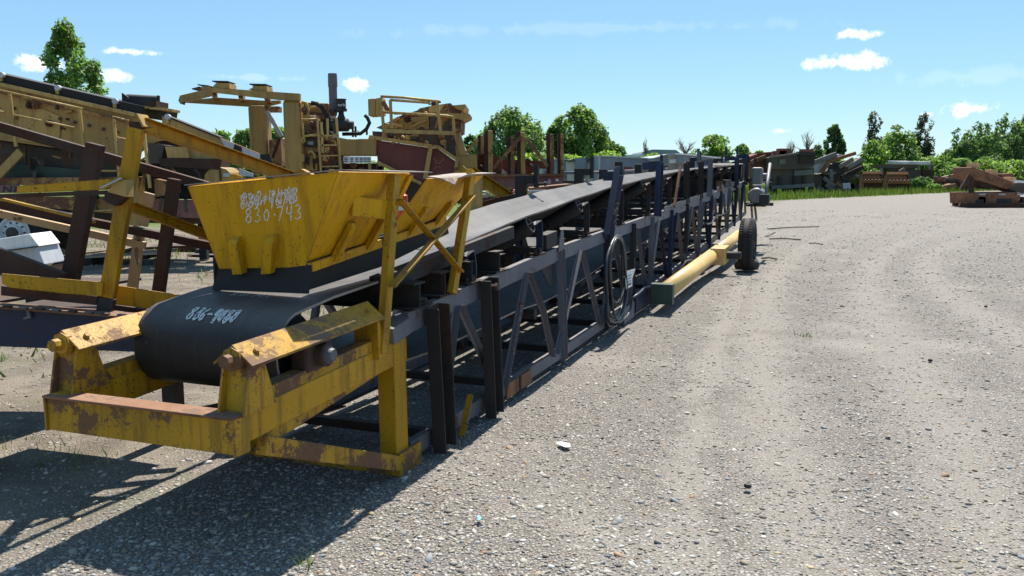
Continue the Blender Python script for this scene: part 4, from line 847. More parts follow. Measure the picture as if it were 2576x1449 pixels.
tk = pp(SPL, 'tank', zA, [(325, 1400), (340, 1300), (380, 1245), (440, 1215), (520, 1212), (590, 1230), (640, 1275), (665, 1340), (670, 1400)], Y0 - .1, .9, OLV, bevel=.03); pp(tk, 'label_plate', zA, [(560, 1285), (635, 1285), (635, 1325), (560, 1325)], Y0 - .12, .01, GREYP); pb(tk, 'strap', zA, (520, 1215), (530, 1400), Y0 - .11, .03, .02, RUST)
pt(SPL, 'bent_pipe', zA, ((225, 1240), (280, 1290), (300, 1350), (290, 1400)), Y0 - .2, .03, RUST)
wc = at(*zL(118, 1315), 17.3); wh = lathe(SPL, 'wheel', wc, (0, -1, 0), [(0, .1), (.0, .31), (.02, .325), (.05, .325), (.05, .29), (.0, .24), (.03, .17), (.10, .16), (.10, .02)], WHITE, 30)
lathe(wh, 'tyre', wc + Vector((0, .15, 0)), (0, -1, 0), [(-.1, .33), (-.12, .5), (-.08, .57), (.1, .57), (.16, .5), (.17, .4), (.15, .33)], TYRE, 40); lathe(wh, 'hub', wc, (0, -1, 0), [(0, .12), (.14, .12), (.16, .09), (.16, 0)], MACHD, 16)
for k in range(10): a = k * .628; lathe(wh, 'stud', wc + Vector((math.cos(a) * .205, -.0, math.sin(a) * .205)), (0, -1, 0), [(0, .018), (.05, .018)], MACHD, 6)
for x in (-420, 560, 1560):
    p_ = at(*zL(x, 1100), Y0 + 1.2); bar(SPL, 'leg', Vector((p_.x, p_.y, 1.0)), Vector((p_.x, p_.y, 0)), .16, .16, DRKR, up=(0, -1, 0))
bar(SPL, 'axle', wc + Vector((0, .1, 0)), wc + Vector((0, 1.9, 0)), .12, .12, DRKR); lathe(SPL, 'far_wheel', wc + Vector((0, 1.9, 0)), (0, -1, 0), [(0, .2), (0, .57), (.25, .57), (.25, .2)], TYRE, 24)
# ---- crusher plant
CP = thing('crusher_plant', 'faded yellow crusher plant with tall canopy posts, engine, exhaust stack and deck rails', 'crusher', base(950, 19))
Y1 = 18.5
pp(CP, 'canopy_post', zA, [(1240, 430), (1442, 430), (1492, 1330), (1275, 1330)], Y1, .45, OLV, bevel=.07); pp(CP, 'canopy_post', zA, [(835, 490), (1052, 490), (1085, 1300), (880, 1300)], Y1 + .8, .45, OLV, bevel=.07)
pp(CP, 'canopy_beam', zA, [(430, 292), (1442, 360), (1442, 440), (1200, 432), (430, 345)], Y1 - .05, .14, OLV); pp(CP, 'canopy_nose', zA, [(60, 382), (432, 292), (432, 380), (130, 455), (70, 460)], Y1 - .03, .12, OLV)
pp(CP, 'canopy_rear_beam', zA, [(90, 448), (480, 405), (1010, 440), (1215, 440), (1215, 470), (1050, 508), (820, 508), (90, 462)], Y1 + .9, .14, OLV)
for a, b in (((95, 455), (75, 420)), ((450, 350), (470, 395)), ((760, 375), (790, 425)), ((1060, 395), (1090, 450))): pb(CP, 'canopy_cross_beam', zA, a, b, Y1 + .05, .12, .10, OLVR, Yb=Y1 + .95)
for q in ([(478, 238), (630, 240), (635, 300), (430, 292), (440, 275)], [(905, 272), (1062, 272), (1068, 332), (850, 310), (895, 295)], [(312, 275), (425, 280), (400, 305), (300, 318)]): pp(CP, 'roof_pad', zA, q, Y1, .45, OLV)
for a, b in (((476, 230), (658, 234)), ((902, 264), (1092, 268)), ((310, 270), (432, 284)), ((245, 320), (330, 298))): pb(CP, 'pad_brim', zA, a, b, Y1 + .25, .022, .5, BLACK)
pb(CP, 'strut', zA, (1060, 560), (1235, 855), Y1 + .7, .09, .03, GREYP); pb(CP, 'strut', zA, (1215, 870), (1130, 1110), Y1 + .6, .06, .03, RUST); pb(CP, 'box_section', zA, (1095, 545), (1220, 545), Y1 + 1.0, .12, .3, OLVR)
pp(CP, 'gear_cover', zA, [(1090, 900), (1230, 880), (1240, 1200), (1110, 1220), (1090, 1050)], Y1 + .6, .4, OLVR)
# engine
pp(CP, 'engine_block', zA, [(1450, 560), (1790, 590), (1800, 880), (1480, 900)], Y1 + .3, .7, MACHD); pp(CP, 'engine_hood', zA, [(1445, 455), (1780, 472), (1795, 560), (1790, 620), (1450, 600)], Y1 + .4, .7, OLVR, bevel=.03)
for q in ((1520, 700, .13), (1600, 720, .11), (1660, 690, .12), (1570, 800, .1), (1640, 810, .12)): lathe(CP, 'engine_part', at(*zA(q[0], q[1]), Y1 + .32), (0, -1, 0), [(0, q[2]), (.08, q[2]), (.1, q[2] * .7), (.16, q[2] * .5), (.16, 0)], OLVR, 14)
pt(CP, 'guard_tube', zA, ((1470, 462), (1520, 468), (1535, 520), (1545, 620), (1600, 635), (1800, 640)), Y1 + .1, .035, OLV2); pt(CP, 'fan_guard', zA, ((1545, 560), (1580, 520), (1640, 512), (1700, 540), (1740, 600)), Y1 + .15, .025, OLV2)
pt(CP, 'hose', zA, ((1580, 470), (1650, 480), (1710, 530), (1745, 600), (1765, 650)), Y1 - .02, .05, RUB, 10); pt(CP, 'hose', zA, ((1800, 640), (1750, 660), (1740, 730), (1760, 800), (1830, 850)), Y1 - .05, .035, RUB, 10)
ex = at(*zA(1838, 620), Y1 + .3); k_ = .21705 * Y1 * .3975 / F
lathe(CP, 'exhaust_stack', ex, Z3, [(0, .07), (.1, .088), (.62, .09), (.62, .1), (.70, .1), (.86, .098), (.90, .094), (.90, .08), (.86, .075), (.86, 0)], MACHG, 20, label='rusty grey exhaust stack')
ac = at(*zA(1928, 730), Y1 + .1)
lathe(CP, 'air_cleaner', at(*zA(1800, 725), Y1 + .1), (1, 0, 0), [(0, .05), (0, .13), (.05, .14), (.38, .14), (.42, .09), (.5, .085), (.5, 0)], BLACK, 20)
lathe(CP, 'intake_bowl', at(*zA(1928, 660), Y1 + .1), Z3, [(0, .1), (.1, .06), (.17, .055), (.17, .125), (.23, .125), (.23, .105), (.3, .105), (.42, .107), (.42, .125), (.43, .125), (.44, .01)], BLACK, 20, label='black bowl of the air cleaner intake')
for a, b in (((1652, 640), (1692, 1270)), ((1868, 640), (1925, 1270)), ((1765, 650), (1775, 860)), ((1695, 690), (1715, 1050))): pb(CP, 'ladder_rail', zA, a, b, Y1 - .35, .045, .03, OLV2)
for y, xa, xb in ((850, 1668, 1895), (1082, 1685, 1905), (1207, 1692, 1920), (960, 1675, 1900)): pb(CP, 'rung', zA, (xa, y), (xb, y - 5), Y1 - .35, .03, .03, OLV2)
for a, b in (((1465, 665), (1650, 655)), ((1485, 855), (1650, 838))): pt(CP, 'handrail', zA, (a, b), Y1 - .35, .025, OLV2)
pb(CP, 'handrail_post', zA, (1468, 660), (1495, 880), Y1 - .35, .04, .04, OLV2)
pp(CP, 'engine_base', zA, [(1480, 900), (1910, 870), (1930, 1190), (1495, 1180)], Y1 + .25, .9, OLVR); pp(CP, 'base_plate', zA, [(1480, 1080), (1650, 1075), (1650, 1250), (1490, 1260)], Y1 + .2, .1, OLV); pp(CP, 'dark_hatch', zA, [(1500, 885), (1640, 880), (1640, 990), (1510, 980)], Y1 + .22, .05, MACHD); pp(CP, 'small_plate', zA, [(1535, 915), (1602, 915), (1602, 955), (1538, 950)], Y1 + .2, .01, GREYP)
pp(CP, 'side_tank', zA, [(1893, 872), (2000, 888), (2240, 884), (2248, 840), (2330, 850), (2330, 1078), (1922, 1076)], Y1 - .05, .8, OLV, bevel=.02)
sg = pp(CP, 'sign_board', zA, [(1952, 1088), (2272, 1092), (2272, 1166), (1955, 1164)], Y1 - .1, .02, WHITE)
for k in range(6):
    x = (1960, 2030, 2090, 2140, 2185, 2228)[k]; w_ = 45 if k == 0 else 36
    for j in range(3): pp(sg, 'printed_mark', zA, [(x, 1102 + 19 * j), (x + w_, 1103 + 19 * j), (x + w_, 1114 + 19 * j), (x, 1113 + 19 * j)], Y1 - .105, .004, STEEL)
pp(CP, 'sill_beam', zA, [(1490, 1180), (2330, 1170), (2330, 1300), (1490, 1300)], Y1 + .5, .3, RUST); pb(CP, 'bracket', zA, (2255, 1165), (2258, 1240), Y1 - .08, .06, .04, OLV)
for a, b in (((2060, 765), (2062, 865)), ((2092, 740), (2094, 865)), ((2222, 745), (2224, 840))): pb(CP, 'stub_post', zA, a, b, Y1 + .3, .04, .04, DRKR)
pt(CP, 'black_hose', zA, ((1940, 830), (2150, 825), (2220, 770), (2255, 700), (2230, 640), (2200, 610)), Y1 + .2, .04, RUB, 10); pt(CP, 'chain_guard', zA, ((2062, 775), (2080, 800), (2120, 790), (2150, 820)), Y1 + .3, .01, STEEL)
# crusher head
pp(CP, 'control_box', zB, [(203, 130), (290, 122), (290, 322), (210, 326)], Y1 - .3, .5, OLV, bevel=.02); pp(CP, 'control_box', zB, [(290, 122), (370, 108), (372, 312), (290, 322)], Y1 - .28, .5, OLV2, bevel=.02)
for pts in (((350, 102), (620, 115), (1025, 160)), ((460, 143), (915, 175)), ((375, 282), (1100, 325), (1180, 340)), ((380, 420), (470, 425))): pt(CP, 'deck_rail', zB, pts, Y1 - .45, .028, OLV2)
for a, b in (((462, 143), (478, 468)), ((998, 160), (1038, 525)), ((1180, 338), (1192, 545)), ((370, 300), (388, 515)), ((912, 175), (915, 200))): pb(CP, 'deck_rail_post', zB, a, b, Y1 - .45, .06, .05, OLV2)
pb(CP, 'rail_end', zB, (1025, 158), (1028, 178), Y1 - .45, .05, .05, BLACK); pb(CP, 'deck_strut', zB, (375, 160), (450, 290), Y1 - .3, .09, .04, OLVR)
pp(CP, 'deck_beam', zB, [(380, 473), (1190, 500), (1195, 545), (388, 517)], Y1 - .5, .12, OLV2)
pp(CP, 'crusher_feed', zB, [(300, 460), (440, 395), (560, 330), (770, 262), (800, 238), (905, 215), (930, 300), (960, 540), (380, 490)], Y1 + .3, 1.3, OLVR)
pp(CP, 'crusher_jaw', zB, [(905, 215), (1090, 186), (1150, 178), (1175, 203), (1290, 200), (1280, 300), (1270, 500), (1185, 545), (960, 540), (930, 300)], Y1 + .2, 1.5, OLVR); pp(CP, 'jaw_cap', zB, [(1170, 205), (1322, 192), (1316, 240), (1290, 262), (1240, 258)], Y1 + .1, 1.5, OLV)
pp(CP, 'jaw_shelf', zB, [(1040, 290), (1370, 303), (1362, 335), (1290, 372), (1180, 350), (1040, 320)], Y1 + .0, 1.2, OLV); pp(CP, 'feed_plate', zB, [(905, 218), (1088, 190), (1022, 282), (905, 292)], Y1 + .12, .06, OLV2)
pp(CP, 'worn_patch', zB, [(595, 352), (770, 335), (740, 360), (650, 380), (630, 420), (598, 410)], Y1 + .28, .01, GREYP); pp(CP, 'feed_cheek', zB, [(390, 440), (600, 350), (900, 330), (905, 480), (390, 470)], Y1 + .22, .06, OLV)
pb(CP, 'edge_strip', zB, (512, 470), (602, 408), Y1 + .18, .03, .05, OLV2); pb(CP, 'edge_strip', zB, (690, 450), (875, 375), Y1 + .18, .03, .05, OLV2); pb(CP, 'edge_strip', zB, (500, 380), (560, 345), Y1 + .2, .06, .05, OLV2)
lathe(CP, 'lifting_eye', at(*zB(957, 188), Y1 + .5), (0, -1, 0), [(0, .04), (0, .06), (.03, .06), (.03, .04)], BLACK, 12)
pp(CP, 'jaw_recess', zB, [(1080, 380), (1170, 400), (1160, 500), (1060, 480)], Y1 + .17, .04, MACHD); pp(CP, 'jaw_recess', zB, [(920, 340), (1010, 350), (1020, 470), (915, 480)], Y1 + .17, .04, MACHD)
pp(CP, 'lower_housing', zB, [(255, 500), (1190, 545), (1215, 600), (1240, 830), (1010, 680), (930, 665), (260, 575)], Y1 + .15, 1.2, MACHD); pp(CP, 'front_plate', zB, [(370, 545), (605, 540), (605, 600), (375, 590)], Y1 + .1, .08, OLVR)
pp(CP, 'side_leg', zB, [(1180, 520), (1255, 520), (1340, 770), (1260, 770), (1215, 650)], Y1 + .05, .5, OLV)
for a, b, w_ in (((225, 565), (930, 672), .075), ((925, 668), (1010, 685), .075), ((1000, 675), (1242, 838), .07), ((925, 680), (862, 1045), .095), ((1222, 835), (1208, 1000), .07), ((310, 850), (815, 1100), .065)): pb(CP, 'guard_frame', zB, a, b, Y1 - .02, w_, .07, OLV2)
pp(CP, 'red_guard_panel', zB, [(262, 595), (905, 690), (850, 1060), (800, 1095), (318, 860), (300, 690)], Y1 + .04, .03, BRICK); pp(CP, 'red_guard_panel', zB, [(940, 695), (1005, 702), (1218, 850), (1205, 1010), (870, 1020)], Y1 + .04, .03, BRICK)
for a, b in (((950, 800), (1040, 930)), ((1080, 810), (960, 940))): pb(CP, 'wear_mark', zB, a, b, Y1 + .03, .05, .006, MACHR)
pp(CP, 'rear_frame', zB, [(1205, 660), (1290, 660), (1335, 760), (1450, 768), (1460, 1010), (1230, 1010)], Y1 + .1, .5, OLV); pp(CP, 'rear_gusset', zB, [(1450, 765), (1700, 780), (1740, 850), (1740, 1000), (1460, 1010)], Y1 + .5, .3, OLVR)
pp(CP, 'chassis_web', zB, [(1300, 1012), (2450, 1002), (2450, 1128), (1300, 1168)], Y1 + .1, .06, PINK); pb(CP, 'chassis_flange', zB, (1300, 1008), (2450, 1000), Y1 + .1, .05, .3, OLVR); pb(CP, 'chassis_flange', zB, (1300, 1172), (2450, 1132), Y1 + .1, .04, .3, OLVR)
fl = pp(CP, 'flag_sticker', zB, [(2235, 1045), (2300, 1047), (2300, 1100), (2235, 1098)], Y1 + .085, .006, PAPER)
for j in range(4): pp(fl, 'stripe', zB, [(2235, 1048 + 13 * j), (2300, 1050 + 13 * j), (2300, 1056 + 13 * j), (2235, 1054 + 13 * j)], Y1 + .08, .003, FLAGR)
pp(fl, 'canton', zB, [(2235, 1045), (2264, 1046), (2264, 1072), (2235, 1071)], Y1 + .075, .003, FLAGB); pp(CP, 'paper_sticker', zB, [(2354, 1044), (2390, 1046), (2390, 1075), (2354, 1073)], Y1 + .085, .006, PAPER)
for (x0, x1, ya, yb_, m1) in ((1460, 1532, 545, 765, OLVR), (1535, 1630, 490, 1005, OLV), (1800, 1882, 565, 1005, OLVR), (1910, 2002, 510, 1005, OLV), (2250, 2332, 530, 1005, OLVR), (2377, 2445, 530, 1130, OLVR)):
    xm = x0 + (x1 - x0) * .45; o = pp(CP, 'upright', zB, [(xm, ya), (x1, ya + 4), (x1 + 6, yb_), (xm + 4, yb_)], Y1 + .12, .1, m1, bevel=.01); pp(o, 'rusty_flange', zB, [(x0, ya + 3), (xm, ya), (xm + 4, yb_), (x0 + 6, yb_)], Y1 + .16, .3, RUST)
for a, b in (((1335, 750), (1465, 592)), ((1640, 925), (1962, 560)), ((2010, 575), (2265, 905))): pb(CP, 'brace', zB, a, b, Y1 + .08, .07, .07, OLVR)
pp(CP, 'rear_drum', zB, [(1740, 820), (2240, 845), (2240, 880), (2060, 1000), (1745, 1000)], Y1 + .9, .3, BRICK); pb(CP, 'rear_beam', zB, (1840, 895), (2260, 905), Y1 + .6, .1, .1, OLVR); pp(CP, 'wear_plate', zB, [(1745, 930), (1800, 980), (1795, 1000), (1755, 1000)], Y1 + .3, .02, GREYP)
for x in (1400, 2300): p_ = at(*zB(x, 1100), Y1 + .4); bar(CP, 'leg', Vector((p_.x, p_.y, 1.0)), Vector((p_.x, p_.y, 0)), .2, .2, RUST, up=(0, -1, 0))
for x in (1500, 2200): p_ = at(*zA(x, 1250), Y1 + .8); bar(CP, 'leg', Vector((p_.x, p_.y, 1.9)), Vector((p_.x, p_.y, 0)), .2, .2, RUST, up=(0, -1, 0))
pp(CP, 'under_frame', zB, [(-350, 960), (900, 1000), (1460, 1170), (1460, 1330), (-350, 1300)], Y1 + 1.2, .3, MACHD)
for x in (950, 1300): p_ = at(x, 420, Y1 + 1); bar(CP, 'leg', Vector((p_.x, p_.y, 2)), Vector((p_.x, p_.y, 0)), .25, .25, RUST, up=(0, -1, 0))
tx_ = D.curves.new('lettering', 'FONT'); tx_.body = 'turbo'; tx_.size = .085; tx_.align_x = 'CENTER'; tx_.extrude = .002
to_ = D.objects.new('lettering_curve', tx_); COL.objects.link(to_); bpy.context.view_layer.update(); me_ = D.meshes.new_from_object(to_.evaluated_get(bpy.context.evaluated_depsgraph_get())); D.objects.remove(to_)
to_ = link('lettering', me_, PAPER, CP); to_.location = at(*zA(1940, 505), Y1 - .012) - ORIG[CP.name]; to_.rotation_euler = (math.pi / 2, 0, 0)
rg_ = random.Random(41)                  # small pipes, brackets and hoses that fill the plants
def clutter(P, zf, x0, x1, y0, y1, Y, n, mats, sc):
    for k in range(n):
        x, y = rg_.uniform(x0, x1), rg_.uniform(y0, y1); kind = rg_.random(); mt = rg_.choice(mats); L = rg_.uniform(.3, 1.0) * sc
        if kind < .4: pb(P, 'bracket', zf, (x, y), (x + rg_.uniform(-.25, .25) * L, y + L), Y + rg_.uniform(-.15, .1), rg_.uniform(.03, .09), .05, mt)
        elif kind < .7: pb(P, 'small_beam', zf, (x, y), (x + L, y + rg_.uniform(-.3, .3) * L), Y + rg_.uniform(-.15, .1), rg_.uniform(.03, .08), .06, mt)
        elif kind < .88: pt(P, 'pipe', zf, ((x, y), (x + .3 * L, y - .2 * L), (x + .6 * L, y + .1 * L), (x + .7 * L, y + .6 * L)), Y - .12, rg_.uniform(.012, .03), mt, 7)
        else: lathe(P, 'flange', at(*zf(x, y), Y - .05), (0, -1, 0), [(0, .07), (.05, .07), (.05, .03), (.1, .03)], mt, 12)
clutter(CP, zA, 1470, 1880, 500, 1180, Y1 + .12, 34, [OLV, OLVR, RUST, MACHD, BLACK, OLV2], 130)
clutter(CP, zB, 380, 1230, 260, 640, Y1 + .12, 36, [OLV, OLVR, RUST, MACHD, OLV2, OLVR], 140)
clutter(CP, zB, 1450, 2250, 780, 990, Y1 + .5, 16, [OLVR, RUST, MACHD, BRICK], 120)
clutter(CP, zA, 1500, 2300, 1180, 1290, Y1 + .35, 14, [OLVR, RUST, MACHD], 90)
clutter(SPL, zL, 650, 1500, 640, 1080, Y0 + .1, 34, [OLV, OLVR, RUST, MACHD, BLACK, OLV2], 120)
clutter(SPL, zL, -100, 700, 620, 890, Y0 + .3, 14, [OLVR, RUST, MACHD], 150)
clutter(SPL, zL, 0, 520, 280, 540, Y0 - .02, 16, [OLV, OLVR, RUST], 60)
# ---- odds and ends lying about
RB = thing('scrap_bin', 'rusty brown steel bin on the ground under the pink chassis beam', 'bin', base(1420, 16.5))
pp(RB, 'side', zB, [(1420, 1240), (1850, 1270), (2000, 1300), (2000, 1420), (1380, 1420)], 16.2, .06, RUST); pp(RB, 'back', zB, [(1420, 1235), (2000, 1260), (2000, 1420), (1380, 1420)], 17.3, .06, RUST)
for x in (1400, 1990): p_ = at(*zB(x, 1400), 16.3); bar(RB, 'side_post', Vector((p_.x, p_.y, 1.1)), Vector((p_.x, p_.y, 0)), .12, .1, RUST, up=(0, -1, 0))
ST = thing('scrap_stack', 'stack of boards and rusty steel topped by an orange box behind the belt', 'scrap', base(1380, 15.5))
pp(ST, 'rusty_tray', zM, [(560, 520), (980, 480), (1200, 500), (1250, 560), (600, 640)], 15.6, 1.2, RUSTL); pp(ST, 'board', zM, [(500, 590), (720, 578), (720, 600), (505, 612)], 15.3, .3, WOOD); pp(ST, 'tilted_board', zM, [(1120, 440), (1140, 435), (1230, 490), (1215, 502), (1090, 485)], 15.5, .5, WOOD); pp(ST, 'dark_tray', zM, [(920, 440), (1290, 455), (1290, 480), (1060, 480), (920, 485)], 17, .6, BLACK)
for x in (600, 1180): p_ = at(*zM(x, 520), 16); bar(ST, 'stand', Vector((p_.x, p_.y, 1.25)), Vector((p_.x, p_.y, 0)), .1, .1, RUST, up=(0, -1, 0))
pp(ST, 'metal_tray', zM, [(550, 545), (735, 540), (745, 560), (555, 572)], 15.4, .4, GREYP)
OB = thing('orange_box', 'small orange box with a white lid behind the hooked post', 'box', base(1300, 15.6)); pp(OB, 'body', zM, [(380, 570), (395, 535), (520, 560), (520, 590), (420, 590)], 15.5, .3, ORNG, bevel=.01); pp(OB, 'lid', zM, [(390, 552), (440, 560), (435, 567), (385, 560)], 15.48, .3, WHITE)
HC = thing('hose_coil', 'pale hose coiled on the bin behind the yellow A-frame', 'hose', base(1215, 15.9))
for k in range(4): tube(HC, 'hose_loop', [at(*zB(1515 + (60 + 8 * k) * math.cos(a), 1212 + (18 + 3 * k) * math.sin(a) + 6 * k), 15.9 + .08 * math.sin(a) + .03 * k) for a in np.linspace(0, 6.283, 20)], .014, GREYP, 6)
OC = thing('plastic_drum', 'red orange plastic drum glimpsed through the hopper gap', 'drum', base(1010, 13)); p_ = at(*zB(585, 1290), 13); lathe(OC, 'body', Vector((p_.x, p_.y, 0)), Z3, [(0, .13), (.1, .13), (p_.z + .07, .1), (p_.z + .1, .06), (p_.z + .1, 0)], ORNG, 20); lathe(OC, 'band', Vector((p_.x, p_.y, p_.z - .15)), Z3, [(0, .125), (.06, .123)], WHITE, 20)
GR = thing('grey_roller', 'loose pale grey roller lying behind the belt below the A-frame', 'roller', base(1265, 12.5)); lathe(GR, 'drum', at(*zB(1700, 1305), 12.3), (1, 0, .12), [(0, .05), (0, .09), (.28, .09), (.28, .05)], GREYP, 18); bar(GR, 'stand', at(*zB(1740, 1320), 12.35), Vector((at(*zB(1740, 1320), 12.35).x, 12.35, 0)), .14, .14, RUST, up=(0, -1, 0))
# white cabinet with lid, at the left
CAB = thing('white_cabinet', 'white metal cabinet lying tilted below the truck wheel', 'cabinet', base(60, 10.5))
pp(CAB, 'top_lid', zG, [(-160, 160), (285, 85), (380, 205), (-100, 265)], 10.4, .5, WHITE, bevel=.01); pp(CAB, 'front', zG, [(-110, 275), (360, 210), (430, 385), (330, 400), (-60, 640)], 10.42, .5, GREYP, bevel=.01)
pb(CAB, 'seam', zG, (40, 250), (365, 206), 10.39, .012, .03, INK)
for x in (-20, 80): p_ = at(x, 655, 10.65); bar(CAB, 'foot', Vector((p_.x, 10.65, .9)), Vector((p_.x, 10.65, 0)), .15, .15, DRKR, up=(0, -1, 0))
def lying(name, label, cat, zf, parts, Yb, grp=None):
    r = thing(name, label, cat, base(zf(*parts[0][1][0])[0], Yb), grp)
    kk = min(CAMH - .015, CAMH) / max(CAMH - at(*zf(*q), p_[2]).z for p_ in parts for q in p_[1])   # slide it out until it rests on the ground
    r.location = Vector(r.location) * kk; ORIG[r.name] = Vector(r.location)
    for pn, pts, Y_, dep, mt in parts: pp(r, pn, zf, pts, Y_ * kk, dep, mt)
    return r
lying('pallet', 'grey weathered pallet lying behind the brown upright', 'pallet', zG, [('deck', [(750, 310), (1530, 265), (1530, 285), (760, 325)], 15.0, 1.0, WOOD), ('block', [(780, 325), (885, 320), (885, 385), (775, 385)], 15.0, .8, DRKR), ('block', [(1290, 300), (1420, 290), (1420, 330), (1290, 335)], 15.1, .8, DRKR)], 15.2)
lying('plank_pile', 'pile of pale planks left of the yellow post', 'planks', zG, [('plank', [(780, 270), (1000, 245), (1000, 262), (785, 290)], 15.6, .2, WOOD), ('plank', [(860, 300), (1005, 285), (1005, 298), (865, 310)], 15.4, .2, GREYP), ('plank', [(760, 300), (1010, 270), (1010, 282), (765, 312)], 15.5, .3, WOOD)], 15.6)
lying('clay_pipes', 'orange clay pipes lying beside the white cabinet', 'pipes', zG, [('pipe', [(430, 400), (600, 372), (605, 392), (440, 425)], 11.4, .15, TERRA), ('pipe', [(440, 420), (600, 400), (600, 430), (470, 440)], 11.2, .15, TERRA)], 11.3)
lying('brown_bracket', 'rusty orange brackets standing behind the white cabinet', 'bracket', zG, [('upright', [(430, 190), (490, 190), (500, 350), (430, 350)], 13, .2, RUSTL), ('arm', [(500, 220), (640, 260), (640, 300), (530, 240), (560, 330), (510, 330)], 13, .2, RUSTL), ('base', [(395, 225), (430, 225), (520, 375), (440, 375)], 13.1, .3, RUSTL), ('tray', [(500, 318), (650, 312), (640, 372), (510, 368)], 12.8, .3, BLUE)], 13)
lying('concrete_slab', 'dark flat block lying on the soil right of the thin brown upright', 'block', zG, [('slab', [(1890, 235), (2150, 230), (2170, 285), (1880, 282)], 15.5, .8, MACHD), ('mat', [(1800, 285), (2130, 292), (2130, 302), (1810, 296)], 15.2, .5, DRKR)], 15.5)
lying('mesh_pile', 'rusty steel mesh heap on the soil behind the thin brown upright', 'mesh', zG, [('heap', [(1400, 215), (1900, 195), (1980, 250), (1390, 250)], 19, .6, RUST), ('rail', [(1180, 240), (1320, 205), (1320, 225), (1180, 275)], 16, .3, RUST)], 19)
# ---- parked box trailers
def trailer(label, walls, Yt, grp='site trailers parked in a row'):
    xs = [zM(*q)[0] for w_ in walls for q in w_[1]]; r = thing('site_trailer', label, 'trailer', base(sum(xs) / len(xs), Yt + 1.5), grp)
    for nm, pts, mt, dep, off in walls:
        P_ = [at(*zM(*q), Yt + off) for q in pts]
        if nm == 'wall':
            lo = min(p.z for p in P_)
            P_ = [Vector((p.x, p.y, .35 if p.z < lo + .6 else p.z)) for p in P_]
        plate(r, nm, P_, (0, dep, 0), mt)
    return r
trailer('light grey site trailer leftmost of the row behind the rusty uprights', [('wall', [(700, 222), (955, 232), (955, 445), (700, 445)], TRGREY, 6, 0), ('roof', [(690, 210), (962, 222), (962, 232), (690, 222)], GREYP, 6.2, -.1)], 47)
trailer('cream site trailer with dark green roof and grey door', [('wall', [(948, 246), (1268, 250), (1268, 445), (940, 445)], TRCREAM, 6, 0), ('roof', [(950, 236), (1100, 206), (1275, 216), (1275, 252), (950, 250)], TRGREEN, 6.2, -.15), ('door', [(1032, 212), (1146, 212), (1146, 402), (1030, 402)], TRGREY, .06, -.22), ('corner_trim', [(1250, 250), (1268, 250), (1268, 445), (1250, 445)], GREYP, .05, -.06)], 46)
t_ = trailer('long blue grey site trailer with an orange sign behind the belt', [('wall', [(1275, 192), (1850, 222), (1850, 445), (1268, 445)], TRGREY, 3.2, 0), ('roof', [(1272, 184), (1856, 212), (1856, 224), (1272, 194)], GREYP, 3.4, -.1), ('sign_panel', [(1535, 302), (1622, 305), (1622, 366), (1535, 366)], MACHR, .04, -.06), ('corner_trim', [(1275, 192), (1292, 192), (1290, 445), (1270, 445)], GREYP, .05, -.06)], 43)
trailer('grey gabled site trailer with beige door and paper notice', [('wall', [(1845, 218), (1985, 178), (2110, 168), (2110, 420), (1845, 420)], TRGREY, 8, 0), ('door', [(1985, 180), (2090, 172), (2086, 330), (1985, 330)], TRBEIGE, .08, -.1), ('notice', [(2006, 226), (2078, 222), (2078, 262), (2004, 268)], WHITE, .03, -.15), ('rusty_edge', [(2088, 172), (2112, 170), (2110, 330), (2086, 330)], RUSTL, .08, -.1), ('roof', [(1845, 208), (1985, 168), (2115, 160), (2115, 170), (1985, 180), (1845, 220)], GREYP, 8.2, -.1)], 41)
trailer('low grey site trailer with pale roof rightmost of the row', [('wall', [(2110, 172), (2620, 225), (2620, 420), (2110, 420)], TRGREY, 5, 0), ('roof', [(2105, 160), (2625, 212), (2625, 226), (2105, 174)], WHITE, 5.3, -.15)], 40)
RL = thing('pipe_railing', 'thin grey pipe railing running in front of the site trailers', 'railing', base(1550, 24))
for dy in (0, 8): pt(RL, 'rail', zM, ((860, 362 + dy), (1320, 355 + dy), (1980, 322 + dy)), 24, .03, STEEL, Yb=27)
for x, y in ((935, 360), (1440, 352), (1530, 345), (1900, 325), (1950, 322)): p_ = at(*zM(x, y), 24.5); bar(RL, 'rail_post', Vector((p_.x, p_.y, p_.z + .05)), Vector((p_.x, p_.y, 0)), .06, .06, STEEL, up=(0, -1, 0))
FB = thing('distant_building', 'low distant building with flat grey roof and a flag beyond the trailers', 'building', base(1665, 262))
pp(FB, 'wall', I_, [(1600, 388), (1712, 388), (1712, 404), (1600, 404)], 260, 20, TRBEIGE); pp(FB, 'roof', I_, [(1617, 382), (1640, 376), (1700, 377), (1710, 384), (1710, 389), (1612, 389)], 258, 22, TRGREY); pp(FB, 'lower_roof', I_, [(1560, 390), (1620, 388), (1620, 394), (1560, 396)], 257, 10, WHITE); pb(FB, 'flag_pole', I_, (1622, 374), (1622, 392), 257, .25, .25, GREYP); pp(FB, 'flag', I_, [(1622, 374), (1628, 373), (1628, 377), (1622, 378)], 257, .1, FLAGR)
